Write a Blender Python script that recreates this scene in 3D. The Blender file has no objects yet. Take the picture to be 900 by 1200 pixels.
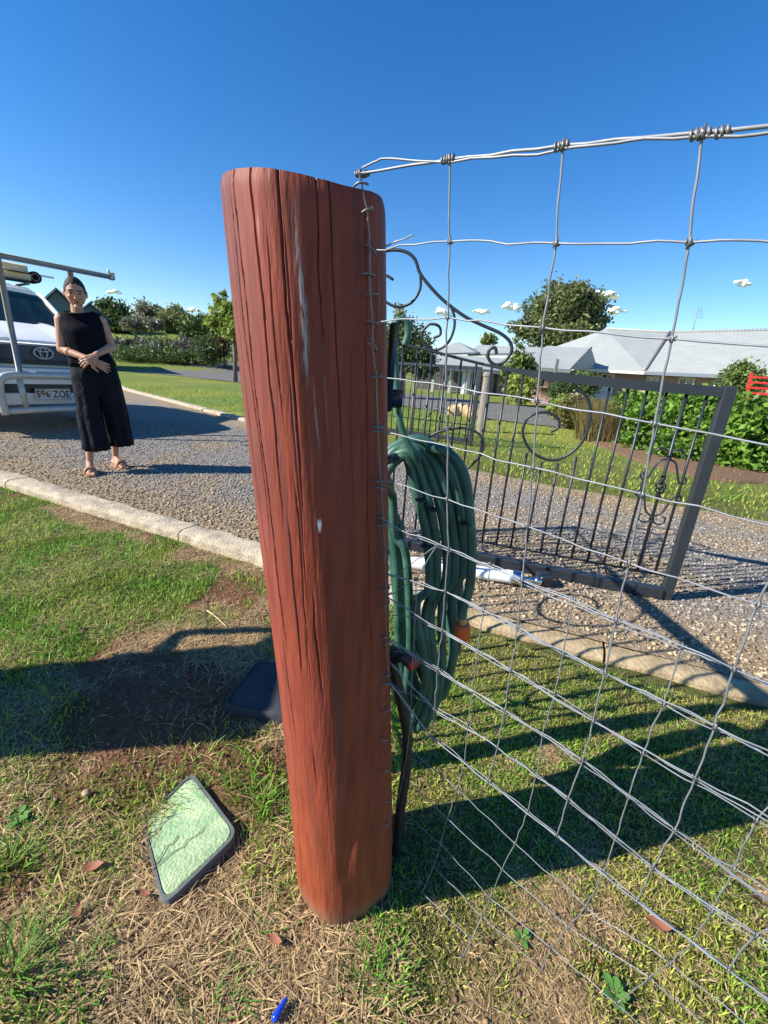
import bpy, math, random
import numpy as np
from mathutils import Vector, Matrix
random.seed(7); rng = np.random.default_rng(7)
R = math.radians
sc = bpy.context.scene
# ---------------------------------------------------------------- camera
CAM_H = 1.05; PITCH = R(18.4); ROLL = R(4.0); FPX = 500.0
_f = np.array([0, math.cos(PITCH), -math.sin(PITCH)])
_r0 = np.array([1.0, 0, 0]); _u0 = np.array([0, math.sin(PITCH), math.cos(PITCH)])
_r = math.cos(ROLL) * _r0 + math.sin(ROLL) * _u0
_u = -math.sin(ROLL) * _r0 + math.cos(ROLL) * _u0
cd = bpy.data.cameras.new('camera'); cam = bpy.data.objects.new('camera', cd)
sc.collection.objects.link(cam); sc.camera = cam
cd.sensor_fit = 'VERTICAL'; cd.sensor_height = 36; cd.sensor_width = 27; cd.lens = FPX / 1200 * 36
cd.clip_start = 0.02; cd.clip_end = 3000
M3 = Matrix(((_r[0], _u[0], -_f[0], 0), (_r[1], _u[1], -_f[1], 0), (_r[2], _u[2], -_f[2], CAM_H), (0, 0, 0, 1)))
cam.matrix_world = M3
# ---------------------------------------------------------------- light
SUN_EL = R(34); SH_AZ = R(16)             # shadows fall towards (cos, sin)
w = bpy.data.worlds.new('World'); sc.world = w; w.use_nodes = True
nt = w.node_tree; nt.nodes.clear()
sky = nt.nodes.new('ShaderNodeTexSky'); sky.sky_type = 'NISHITA'; sky.sun_disc = False
sdir = Vector((-math.cos(SH_AZ) * math.cos(SUN_EL), -math.sin(SH_AZ) * math.cos(SUN_EL), math.sin(SUN_EL)))
sky.sun_elevation = SUN_EL; sky.sun_rotation = math.atan2(sdir.x, sdir.y)
sky.altitude = 300; sky.air_density = 1.0; sky.dust_density = 0.1; sky.ozone_density = 3.0
bg = nt.nodes.new('ShaderNodeBackground'); bg.inputs[1].default_value = 0.105
wo = nt.nodes.new('ShaderNodeOutputWorld')
hsv = nt.nodes.new('ShaderNodeHueSaturation'); hsv.inputs['Saturation'].default_value = 1.34; hsv.inputs['Hue'].default_value = .506
nt.links.new(sky.outputs[0], hsv.inputs['Color']); nt.links.new(hsv.outputs[0], bg.inputs[0]); nt.links.new(bg.outputs[0], wo.inputs[0])
sl = bpy.data.lights.new('sun', 'SUN'); sl.energy = 5.0; sl.angle = R(0.53); sl.color = (1.0, 0.93, 0.82)
so = bpy.data.objects.new('sun', sl); sc.collection.objects.link(so)
so.rotation_euler = sdir.to_track_quat('Z', 'Y').to_euler()
sc.view_settings.view_transform = 'Standard'; sc.view_settings.look = 'None'
sc.view_settings.exposure = 0.86; sc.view_settings.gamma = 1.0
# ---------------------------------------------------------------- helpers
def ray(x, y): return _f * FPX + _r * (x - 450) + _u * (600 - y)
def at(x, y, D):
    d = ray(x, y); d = d * D / d[1]; return Vector((d[0], d[1], d[2] + CAM_H))
def ground_at(x, y, z=0.0):
    d = ray(x, y); t = (z - CAM_H) / d[2]; return Vector((d[0] * t, d[1] * t, z))

def tag(o, label=None, cat=None, group=None, kind=None):
    if label: o['label'] = label
    if cat: o['category'] = cat
    if group: o['group'] = group
    if kind: o['kind'] = kind
    return o
def link(o, parent=None):
    sc.collection.objects.link(o)
    if parent is not None: o.parent = parent
    return o
def empty(name, loc=(0, 0, 0), rz=0, label=None, cat=None, group=None):
    o = bpy.data.objects.new(name, None); link(o); o.location = loc; o.rotation_euler = (0, 0, rz)
    o.empty_display_size = .1
    return tag(o, label, cat, group)
def copy_tree(o, parent=None):
    c = o.copy(); link(c, parent)
    for ch in list(o.children): copy_tree(ch, c)
    return c

def catmull(P, n=6, closed=False):
    P = [np.array(p, float) for p in P]; N = len(P); out = []
    rngi = range(N) if closed else range(N - 1)
    for i in rngi:
        if closed: a, b, c, d = P[(i - 1) % N], P[i], P[(i + 1) % N], P[(i + 2) % N]
        else: a, b, c, d = P[max(i - 1, 0)], P[i], P[i + 1], P[min(i + 2, N - 1)]
        for k in range(n):
            t = k / n
            out.append(.5 * ((2 * b) + (-a + c) * t + (2 * a - 5 * b + 4 * c - d) * t * t + (-a + 3 * b - 3 * c + d) * t ** 3))
    if not closed: out.append(P[-1])
    return out

class MB:
    def __init__(s): s.v = []; s.f = []
    def add(s, vs, fs):
        b = len(s.v); s.v += [tuple(map(float, v)) for v in vs]; s.f += [tuple(i + b for i in f) for f in fs]; return s
    def box(s, c, size, rot=None, bev=0):
        x, y, z = [d / 2 for d in size]; m = rot or Matrix.Identity(3); c = Vector(c)
        if bev:
            b = bev; vs = []
            for sx in (-1, 1):
                for sy in (-1, 1):
                    for sz in (-1, 1):
                        vs += [(sx * (x - b), sy * (y - b), sz * z), (sx * (x - b), sy * y, sz * (z - b)), (sx * x, sy * (y - b), sz * (z - b))]
            def I(sx, sy, sz, k): return (((sx > 0) * 4 + (sy > 0) * 2 + (sz > 0)) * 3 + k)
            fs = []
            for sz in (-1, 1): fs.append([I(-1, -1, sz, 0), I(1, -1, sz, 0), I(1, 1, sz, 0), I(-1, 1, sz, 0)][::sz])
            for sy in (-1, 1): fs.append([I(-1, sy, -1, 1), I(1, sy, -1, 1), I(1, sy, 1, 1), I(-1, sy, 1, 1)][::-sy])
            for sx in (-1, 1): fs.append([I(sx, -1, -1, 2), I(sx, 1, -1, 2), I(sx, 1, 1, 2), I(sx, -1, 1, 2)][::sx])
            for sy in (-1, 1):
                for sz in (-1, 1): fs.append([I(-1, sy, sz, 0), I(1, sy, sz, 0), I(1, sy, sz, 1), I(-1, sy, sz, 1)][::-sy * sz])
            for sx in (-1, 1):
                for sz in (-1, 1): fs.append([I(sx, -1, sz, 0), I(sx, 1, sz, 0), I(sx, 1, sz, 2), I(sx, -1, sz, 2)][::sx * sz * -1][::-1])
            for sx in (-1, 1):
                for sy in (-1, 1): fs.append([I(sx, sy, -1, 1), I(sx, sy, 1, 1), I(sx, sy, 1, 2), I(sx, sy, -1, 2)][::sx * sy])
            for sx in (-1, 1):
                for sy in (-1, 1):
                    for sz in (-1, 1): fs.append([I(sx, sy, sz, 0), I(sx, sy, sz, 1), I(sx, sy, sz, 2)])
            return s.add([c + m @ Vector(v) for v in vs], fs)
        vs = [c + m @ Vector((a * x, b * y, d * z)) for a in (-1, 1) for b in (-1, 1) for d in (-1, 1)]
        return s.add(vs, [(0, 1, 3, 2), (4, 6, 7, 5), (0, 4, 5, 1), (2, 3, 7, 6), (0, 2, 6, 4), (1, 5, 7, 3)])
    def tube(s, P, r, n=8, closed=False, cap=True, flat=None):
        P = [Vector(p) for p in P]; N = len(P)
        rr = r if hasattr(r, '__len__') else [r] * N
        T = []
        for i in range(N):
            a = P[i - 1] if (i > 0 or closed) else P[i]; b = P[(i + 1) % N] if (i < N - 1 or closed) else P[i]
            t = (b - a); T.append(t.normalized() if t.length > 1e-9 else Vector((0, 0, 1)))
        up = Vector((0, 0, 1)) if abs(T[0].z) < .9 else Vector((1, 0, 0))
        X = T[0].cross(up).normalized(); vs = []
        for i in range(N):
            X = (X - T[i] * X.dot(T[i])); X = X.normalized() if X.length > 1e-6 else T[i].orthogonal().normalized()
            Y = T[i].cross(X)
            for k in range(n):
                a = 2 * math.pi * (k + .5) / n
                vs.append(P[i] + (X * math.cos(a) * (flat or 1) + Y * math.sin(a)) * rr[i])
        fs = []
        for i in range(N if closed else N - 1):
            j = (i + 1) % N
            for k in range(n):
                l = (k + 1) % n; fs.append((i * n + k, i * n + l, j * n + l, j * n + k))
        if cap and not closed:
            fs.append(tuple(range(n))[::-1]); fs.append(tuple(range((N - 1) * n, N * n)))
        return s.add(vs, fs)
    def ellipsoid(s, c, rad, seg=16, rings=10, rot=None, fn=None):
        m = rot or Matrix.Identity(3); c = Vector(c); vs = []; fs = []
        for i in range(rings + 1):
            ph = math.pi * i / rings
            for k in range(seg):
                th = 2 * math.pi * k / seg
                p = Vector((math.sin(ph) * math.cos(th) * rad[0], math.sin(ph) * math.sin(th) * rad[1], math.cos(ph) * rad[2]))
                if fn: p = fn(p)
                vs.append(c + m @ p)
        for i in range(rings):
            for k in range(seg):
                l = (k + 1) % seg; fs.append((i * seg + k, (i + 1) * seg + k, (i + 1) * seg + l, i * seg + l))
        return s.add(vs, fs)
    def capsule(s, a, b, ra, rb, n=12):
        a = Vector(a); b = Vector(b); d = (b - a).normalized(); P = []; rr = []
        for k in range(5):
            t = math.pi / 2 * k / 4; P.append(a - d * ra * math.cos(t)); rr.append(max(ra * math.sin(t), ra * .03))
        for k in range(1, 4): P.append(a.lerp(b, k / 4)); rr.append(ra + (rb - ra) * k / 4)
        for k in range(5):
            t = math.pi / 2 * k / 4; P.append(b + d * rb * math.sin(t)); rr.append(max(rb * math.cos(t), rb * .03))
        return s.tube(P, rr, n)
    def loft(s, rings, cap=True):
        n = len(rings[0]); vs = [p for r_ in rings for p in r_]; fs = []
        for i in range(len(rings) - 1):
            for k in range(n):
                l = (k + 1) % n; fs.append((i * n + k, i * n + l, (i + 1) * n + l, (i + 1) * n + k))
        if cap: fs.append(tuple(range(n))[::-1]); fs.append(tuple(range((len(rings) - 1) * n, len(rings) * n)))
        return s.add(vs, fs)
    def prism(s, poly, ext):
        ext = Vector(ext); poly = [Vector(p) for p in poly]; return s.loft([poly, [p + ext for p in poly]])
    def build(s, name, mat, parent=None, smooth=True, loc=None, auto=None):
        me = bpy.data.meshes.new(name); me.from_pydata(s.v, [], s.f); me.update()
        if mat: me.materials.append(mat)
        if smooth:
            me.polygons.foreach_set('use_smooth', [True] * len(me.polygons))
            if auto: me.set_sharp_from_angle(angle=R(auto))
        o = bpy.data.objects.new(name, me); link(o, parent)
        if loc is not None: o.location = loc
        return o

def np_mesh(name, V, F, mat, parent=None, col=None, smooth=False):
    """V (n,3) ; F (m,k) ; col (n,3)"""
    me = bpy.data.meshes.new(name); k = F.shape[1]
    me.vertices.add(len(V)); me.vertices.foreach_set('co', V.astype(np.float32).ravel())
    me.loops.add(F.size); me.loops.foreach_set('vertex_index', F.astype(np.int32).ravel())
    me.polygons.add(len(F)); me.polygons.foreach_set('loop_start', np.arange(0, F.size, k, dtype=np.int32))
    me.polygons.foreach_set('loop_total', np.full(len(F), k, dtype=np.int32))
    if smooth: me.polygons.foreach_set('use_smooth', np.ones(len(F), bool))
    if col is not None:
        a = me.color_attributes.new('tint', 'FLOAT_COLOR', 'POINT')
        a.data.foreach_set('color', np.hstack([col, np.ones((len(col), 1))]).astype(np.float32).ravel())
    me.update(calc_edges=True); me.validate()
    if mat: me.materials.append(mat)
    o = bpy.data.objects.new(name, me); link(o, parent); return o

# value noise in numpy
_tab = np.random.default_rng(3).random((256, 256))
def vn(x, y):
    xi = np.floor(x).astype(int); yi = np.floor(y).astype(int); fx = x - xi; fy = y - yi
    fx = fx * fx * (3 - 2 * fx); fy = fy * fy * (3 - 2 * fy)
    g = lambda i, j: _tab[i & 255, j & 255]
    return (g(xi, yi) * (1 - fx) + g(xi + 1, yi) * fx) * (1 - fy) + (g(xi, yi + 1) * (1 - fx) + g(xi + 1, yi + 1) * fx) * fy
def fbm(x, y, s, o=4):
    t = 0; a = .5; n = 0
    for i in range(o): t = t + a * vn(x * s + 17.3 * i, y * s + 5.1 * i); n += a; a *= .55; s *= 2.03
    return t / n
def sstep(a, b, x): t = np.clip((x - a) / (b - a), 0, 1); return t * t * (3 - 2 * t)

# ---------------------------------------------------------------- materials
def mat(name, col, rough=.6, metal=0, var=.15, scale=20, bump=0, bscale=60, spec=.5, stretch=None, col2=None, coat=0, attr=None, trans=0, bdist=.01):
    m = bpy.data.materials.new(name); m.use_nodes = True; nt = m.node_tree; N = nt.nodes; L = nt.links
    b = N['Principled BSDF']; b.inputs['Roughness'].default_value = rough; b.inputs['Metallic'].default_value = metal
    b.inputs['Specular IOR Level'].default_value = spec; b.inputs['Coat Weight'].default_value = coat
    tc = N.new('ShaderNodeTexCoord'); mp = N.new('ShaderNodeMapping'); L.new(tc.outputs['Object'], mp.inputs[0])
    if stretch: mp.inputs['Scale'].default_value = stretch
    nz = N.new('ShaderNodeTexNoise'); nz.inputs['Scale'].default_value = scale; nz.inputs['Detail'].default_value = 5; nz.inputs['Roughness'].default_value = .62
    L.new(mp.outputs[0], nz.inputs['Vector'])
    mx = N.new('ShaderNodeMix'); mx.data_type = 'RGBA'
    rp = N.new('ShaderNodeMapRange'); rp.inputs[1].default_value = .3; rp.inputs[2].default_value = .7
    L.new(nz.outputs[0], rp.inputs[0]); L.new(rp.outputs[0], mx.inputs[0])
    c = Vector(col)
    if attr:
        at_ = N.new('ShaderNodeAttribute'); at_.attribute_name = 'tint'
        hs = N.new('ShaderNodeHueSaturation'); L.new(at_.outputs[0], hs.inputs['Color'])
        mr = N.new('ShaderNodeMapRange'); mr.inputs[1].default_value = .3; mr.inputs[2].default_value = .7
        mr.inputs[3].default_value = 1 - var; mr.inputs[4].default_value = 1 + var
        L.new(nz.outputs[0], mr.inputs[0]); L.new(mr.outputs[0], hs.inputs['Value']); cout = hs.outputs[0]
    else:
        a = c * (1 - var); d = Vector(col2) if col2 else c * (1 + var)
        mx.inputs[6].default_value = (*a, 1); mx.inputs[7].default_value = (*d, 1); cout = mx.outputs[2]
    L.new(cout, b.inputs['Base Color'])
    if bump:
        n2 = N.new('ShaderNodeTexNoise'); n2.inputs['Scale'].default_value = bscale; n2.inputs['Detail'].default_value = 6
        L.new(mp.outputs[0], n2.inputs['Vector'])
        bp = N.new('ShaderNodeBump'); bp.inputs['Strength'].default_value = bump; bp.inputs['Distance'].default_value = bdist
        L.new(n2.outputs[0], bp.inputs['Height']); L.new(bp.outputs[0], b.inputs['Normal'])
    if trans:
        tr = N.new('ShaderNodeBsdfTranslucent'); L.new(cout, tr.inputs[0]); ms = N.new('ShaderNodeMixShader'); ms.inputs[0].default_value = trans
        L.new(b.outputs[0], ms.inputs[1]); L.new(tr.outputs[0], ms.inputs[2]); L.new(ms.outputs[0], N['Material Output'].inputs[0])
    m['n'] = 1
    return m
m_ground = mat('soil_and_turf', (.2, .15, .08), .95, var=.35, scale=45, bump=.9, bscale=90, attr=True, spec=.15, bdist=.02)
m_grass = mat('grass_blades', (.1, .15, .04), .6, var=.12, scale=3, attr=True, trans=.25, spec=.3)
m_leaf = mat('leaves', (.06, .1, .03), .5, var=.15, scale=2, attr=True, trans=.32, spec=.4)
m_gravel = mat('gravel_bed', (.17, .15, .13), .95, var=.45, scale=55, bump=1, bscale=85, attr=True, spec=.2, bdist=.02)
m_stone = mat('gravel_stones', (.2, .2, .2), .85, var=.15, scale=30, attr=True, spec=.3)
m_asph = mat('grey_road', (.13, .125, .12), .95, var=.25, scale=8, bump=.5, bscale=60)
m_conc = mat('kerb_concrete', (.43, .37, .27), .9, var=.3, scale=14, bump=.9, bscale=70, spec=.2)
m_concd = mat('kerb_concrete_dirty', (.36, .28, .17), .95, var=.35, scale=11, bump=.8, bscale=60, spec=.2)
m_post = mat('post_paint', (.30, .062, .030), .6, var=.26, scale=70, bump=.3, bscale=260, attr=True, stretch=(1, 1, .10), spec=.28, bdist=.004)
m_wire = mat('galvanised_wire', (.25, .27, .30), .55, metal=.35, var=.15, scale=50)
m_wired = mat('weathered_wire', (.20, .20, .21), .5, metal=.6, var=.2, scale=50)
m_black = mat('black_powder_coat', (.018, .022, .028), .38, var=.2, scale=10, spec=.5)
m_blackrail = mat('charcoal_powder_coat', (.022, .028, .036), .42, var=.15, scale=10, spec=.5)
m_hose = mat('green_hose', (.022, .095, .068), .5, var=.3, scale=22, col2=(.06, .17, .13), bump=.15, bscale=40, spec=.5)
m_poly = mat('black_poly_pipe', (.02, .022, .025), .5, var=.2)
m_orange = mat('orange_plastic', (.80, .13, .03), .4, var=.08)
m_brass = mat('brass', (.55, .42, .2), .35, metal=.7, var=.1)
m_white = mat('white_enamel', (.78, .79, .80), .3, var=.04)
m_chrome = mat('steel_rod', (.7, .7, .7), .2, metal=1, var=.05)
m_lid = mat('green_lid_plastic', (.20, .37, .19), .85, var=.1, scale=26, bump=.5, bscale=150, col2=(.42, .53, .30))
m_lidrim = mat('grey_lid_edge', (.10, .11, .11), .7, var=.2)
m_blid = mat('black_lid_plastic', (.035, .04, .045), .8, var=.25, scale=25, bump=.3, bscale=90)
m_skin = mat('skin', (.46, .25, .17), .5, var=.06, scale=30, spec=.35)
m_hair = mat('dark_hair', (.008, .006, .005), .75, var=.3, scale=60, bump=.4, bscale=80)
m_top = mat('navy_black_cloth', (.0035, .004, .009), .8, var=.25, scale=12, bump=.5, bscale=22, spec=.12)
m_sandal = mat('tan_leather', (.38, .20, .09), .55, var=.15)
m_lip = mat('lips', (.33, .10, .09), .45, var=.05)
m_eye = mat('eye_dark', (.02, .015, .012), .3, var=.05)
m_car = mat('white_car_paint', (.80, .81, .80), .35, var=.03, coat=.15)
m_grille = mat('dark_grille', (.012, .018, .03), .35, var=.1)
m_glass = mat('tinted_glass', (.016, .034, .032), .12, var=.5, scale=3, spec=.25, stretch=(3, .4, .4))
m_alu = mat('aluminium_tube', (.46, .46, .43), .42, metal=.25, var=.12, scale=12)
m_alud = mat('dull_alloy_bar', (.24, .24, .23), .5, metal=.3, var=.12, scale=12)
m_rub = mat('rubber', (.02, .02, .02), .8, var=.1)
m_plate = mat('plate_white', (.62, .58, .54), .4, var=.03)
m_ink = mat('maroon_plate_lettering', (.035, .01, .012), .5, var=.02)
m_wood = mat('pale_timber', (.72, .55, .32), .7, var=.1, scale=6, stretch=(1, 8, 8))
m_roof = mat('grey_steel_roof', (.34, .36, .345), .6, var=.09, scale=1.5, spec=.2)
m_roofd = mat('dark_gutter', (.12, .15, .19), .5, var=.1)
m_brick = mat('brown_pink_brick', (.34, .21, .17), .9, var=.2, scale=9, bump=.3, bscale=20)
m_render = mat('pale_render', (.6, .6, .57), .8, var=.06)
m_window = mat('window_glass', (.02, .03, .04), .08, var=.1, spec=.8)
m_trunk = mat('bark', (.16, .12, .09), .9, var=.3, scale=12, bump=.7, bscale=20)
m_teal = mat('teal_sheet_roof', (.06, .13, .14), .5, var=.08)
m_red = mat('red_paint', (.55, .03, .02), .4, var=.06)
m_cloud = mat('cloud_white', (.92, .93, .95), 1, var=.02, spec=0)
m_greywood = mat('grey_timber', (.22, .20, .17), .9, var=.25, scale=20, bump=.5, bscale=30, stretch=(1, 1, .15))
m_blue = mat('blue_plastic', (.01, .05, .45), .2, var=.1)
m_caster = mat('caster_green', (.02, .06, .03), .5, var=.1)

# rib the roof sheeting with a real fine relief
def ribs(m, axis, freq):
    N = m.node_tree.nodes; L = m.node_tree.links; b = N['Principled BSDF']
    wv = N.new('ShaderNodeTexWave'); wv.bands_direction = axis; wv.inputs['Scale'].default_value = freq
    tc = [n for n in N if n.type == 'TEX_COORD'][0]; L.new(tc.outputs['Object'], wv.inputs[0])
    bp = N.new('ShaderNodeBump'); bp.inputs['Strength'].default_value = .25; bp.inputs['Distance'].default_value = .03
    L.new(wv.outputs['Fac'], bp.inputs['Height']); L.new(bp.outputs[0], b.inputs['Normal'])
ribs(m_roof, 'X', 2.6)
#@@SETTING
# ================================================================ SETTING
NEAR = [(-16, 9.6), (-9, 6.15), (-3.27, 3.50), (-.73, 2.35), (.70, 1.72), (1.53, 1.40), (3, .78), (6, -.45), (14, -3.6)]
FAR = [(-22, 29), (-14, 20), (-7.5, 12.4), (-2.54, 7.67), (.85, 5.05), (1.75, 4.45), (3.4, 3.62), (6, 2.55), (14, -.3)]
nx = np.array([p[0] for p in NEAR]); ny = np.array([p[1] for p in NEAR])
fx_ = np.array([p[0] for p in FAR]); fy_ = np.array([p[1] for p in FAR])
def near_y(x): return np.interp(x, nx, ny)
def far_y(x): return np.interp(x, fx_, fy_)
def gh(x, y):
    x = np.asarray(x, float); y = np.asarray(y, float)
    lawn = .035 * (fbm(x, y, 1.1, 3) - .5) + .022 * (fbm(x + 9, y, 9, 3) - .5)
    d = y - near_y(x) ; e = y - far_y(x)
    drive = sstep(-.26, -.2, d) * (1 - sstep(.0, .3, e))
    h = lawn * np.clip(1 - drive, 0, 1) - .035 * drive
    h = h * np.clip(1.4 - np.hypot(x, y) / 40, .0, 1)
    hill = sstep(27, 60, y) * sstep(-7, -13, x + .12 * (y - 30)) * 4.7 + sstep(70, 300, y) * 2
    return h + hill
def gz(x, y): return float(gh(np.array([x]), np.array([y]))[0])
def lines(a, b, step, far, g=1.16):
    c = list(np.arange(a, b, step)); s = step; v = c[-1]
    while v < far: s *= g; v += s; c.append(v)
    s = step; v = c[0]; pre = []
    while v > -far: s *= g; v -= s; pre.append(v)
    return np.array(pre[::-1] + c)
def turf(x, y):
    """returns green cover, dry straw cover (0..1), the rest is bare brown soil"""
    n1 = fbm(x, y, 1.6, 4); n2 = fbm(x + 40, y + 3, 5.5, 3); n3 = fbm(x + 11, y - 7, 14, 2)
    right = sstep(-.05, .12, x)
    # left lawn: lush block by the kerb, worn strip by kerb and post, straw near the camera
    lush = sstep(.38, .52, .5 * n1 + .5 * n2 + .36 * sstep(-.60, -1.2, x - .35 * (y - 1.9)) * sstep(1.0, 1.35, y) * (1 - sstep(-.48, -.3, y - near_y(x))) - .17)
    tuft = sstep(.53, .62, n2 * .6 + n1 * .4 + .10 * sstep(.55, .3, y) + .05)
    worn = np.exp(-((x + .55) ** 2 / .22 + (y - .98) ** 2 / .10)); lush = lush * (1 - .95 * worn); tuft = tuft * (1 - .85 * worn)
    gl = np.maximum(lush, tuft * .6)
    soil = sstep(.50, .60, fbm(x - 5, y + 21, 3.2, 3) + .10 * np.exp(-((x + .65) ** 2 / .16 + (y - 1.15) ** 2 / .12)) + .05*np.exp(-((x + .75) ** 2 / .1 + (y - .6) ** 2 / .06)))
    sl_ = (1 - soil * .95)
    # right lawn: even short turf with dry flecks, bare straw by the post foot
    dry = np.exp(-((x - .28) ** 2 / .06 + (y - .42) ** 2 / .03))
    gr = np.clip(sstep(.28, .55, .6 * n2 + .4 * n3 + .06 - .24 * dry + .08 * sstep(.6, .9, y)), 0, 1)
    sr = np.clip(1.1 - gr * .35, 0, 1)
    far = sstep(3.2, 6, y - near_y(x))
    gf = np.clip(.55 + .5 * (n1 - .4), 0, 1)
    g = gl * (1 - right) + gr * right; s = sl_ * (1 - right) + sr * right
    return g * (1 - far) + gf * far, s * (1 - far) + .8 * far
XS = lines(-3.4, 3.4, .03, 900); YS = lines(-.9, 4.2, .03, 900)
YS = YS[YS > -60]
gx, gy = np.meshgrid(XS, YS); V = np.stack([gx, gy, gh(gx, gy)], -1).reshape(-1, 3)
nxx = len(XS); nyy = len(YS)
ii = (np.arange(nyy - 1)[:, None] * nxx + np.arange(nxx - 1)[None]).ravel()
F = np.stack([ii, ii + 1, ii + nxx + 1, ii + nxx], -1)
x = V[:, 0]; y = V[:, 1]; g_, s_ = turf(x, y)
cs = np.array([.17, .085, .045]); cst = np.array([.25, .17, .085]); cg = np.array([.05, .095, .015])
nn = fbm(x, y, 22, 2)[:, None]
col = cs * (1 - s_[:, None]) + cst * s_[:, None] * (.6 + .8 * nn); col = col * (1 - .7 * g_[:, None]) + cg * .7 * g_[:, None]
fr = sstep(4, 9, np.hypot(x, y))[:, None]
big = fbm(x, y, .35, 4)[:, None]
col = col * (1 - fr) + fr * (np.array([.15, .20, .045]) * (1.15 - .3 * big) + np.array([.10, .06, .01]) * sstep(.45, .65, big))
gnd = np_mesh('ground', V, F, m_ground, col=col, smooth=True); tag(gnd, kind='structure')

def strip(name, A, B, m, nu, nv, zf, col=None):
    """sheet between curves A and B (callables of s in 0..1)"""
    s = np.linspace(0, 1, nu); t = np.linspace(0, 1, nv)
    a = np.array([A(v) for v in s]); b = np.array([B(v) for v in s])
    P = a[:, None] * (1 - t[None, :, None]) + b[:, None] * t[None, :, None]
    X = P[..., 0].ravel(); Y = P[..., 1].ravel(); Z = zf(X, Y, np.tile(t, nu))
    ii = (np.arange(nu - 1)[:, None] * nv + np.arange(nv - 1)[None]).ravel()
    F = np.stack([ii, ii + nv, ii + nv + 1, ii + 1], -1)
    c = col(X, Y, np.tile(t, nu)) if col else None
    return np_mesh(name, np.stack([X, Y, Z], -1), F, m, col=c, smooth=True)
def curve_fn(P):
    P = np.array(catmull([(p[0], p[1], 0) for p in P], 10))[:, :2]; L = np.r_[0, np.cumsum(np.hypot(*np.diff(P, axis=0).T))]; L /= L[-1]
    return lambda s: np.array([np.interp(s, L, P[:, 0]), np.interp(s, L, P[:, 1])])
def poly_x(PX, PY, x0, x1): return lambda s: np.array([x0 + (x1 - x0) * s, np.interp(x0 + (x1 - x0) * s, PX, PY)])
def dcol(X, Y, t):
    """blue-grey metal in the middle, tan dust towards the edges and in drifts"""
    d = np.minimum(Y - near_y(X), (far_y(X) - Y)); n = fbm(X, Y, 1.3, 4); n2 = fbm(X, Y, 7, 3)
    tan = np.clip(sstep(.9, .1, d + (n - .5) * 1.2) + sstep(.52, .66, n) * .75, 0, 1) * (.45 + .8 * n2)
    tan = np.clip(tan, 0, 1)[:, None]
    return np.array([.25, .23, .205]) * (1 - tan) + np.array([.33, .25, .155]) * tan
nf = lambda s: np.array([-16 + 30 * s, near_y(-16 + 30 * s) - .03])
ff = lambda s: np.array([-22 + 36 * s, far_y(-22 + 36 * s)])
drv = strip('driveway', nf, ff, m_gravel, 500, 90, lambda X, Y, t: .012 * (fbm(X, Y, 2, 4) - .5) + .004, dcol); tag(drv, kind='structure')

# loose gravel stones, real geometry
def stones(name, n, region, sz, seed, colf=None):
    r_ = np.random.default_rng(seed); X = r_.uniform(region[0], region[1], n * 3); Y = r_.uniform(region[2], region[3], n * 3)
    ok = (Y > near_y(X) + .01) & (Y < far_y(X) - .05); ok &= r_.random(len(X)) < np.clip(3.2 / np.hypot(X, Y), 0, 1) ** 1.5
    X = X[ok][:n]; Y = Y[ok][:n]; n = len(X)
    base = np.array([(1, 0, 0), (0, 1, 0), (-1, 0, 0), (0, -1, 0), (0, 0, .8), (0, 0, -.8)], float)
    Fb = np.array([(0, 1, 4), (1, 2, 4), (2, 3, 4), (3, 0, 4), (1, 0, 5), (2, 1, 5), (3, 2, 5), (0, 3, 5)])
    P = base[None] * (.6 + .8 * r_.random((n, 6, 1))) * (.6 + .6 * r_.random((n, 1, 3)))
    a = r_.uniform(0, 6.28, n); ca, sa = np.cos(a), np.sin(a); x2 = P[..., 0] * ca[:, None] - P[..., 1] * sa[:, None]; y2 = P[..., 0] * sa[:, None] + P[..., 1] * ca[:, None]
    s = sz * (.5 + r_.random(n) ** 2 * 1.3); P = np.stack([x2, y2, P[..., 2] * .75], -1) * s[:, None, None]
    P[..., 0] += X[:, None]; P[..., 1] += Y[:, None]; P[..., 2] += (.004 + .012 * (fbm(X, Y, 2, 4) - .5) + s * .25)[:, None]
    Fa = (np.arange(n) * 6)[:, None, None] + Fb[None]
    c = dcol(X, Y, None) * (.45 + 1.25 * r_.random((n, 1)) ** 1.3) * np.array([1, 1, 1.0])
    o = np_mesh(name, P.reshape(-1, 3), Fa.reshape(-1, 3), m_stone, col=np.repeat(c, 6, 0)); return tag(o, kind='stuff')
st = stones('loose_gravel', 88000, (-5.0, 4.5, -.2, 7.0), .0078, 5)
tag(st, 'loose blue-grey and tan gravel stones scattered over the driveway', 'gravel')

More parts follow.
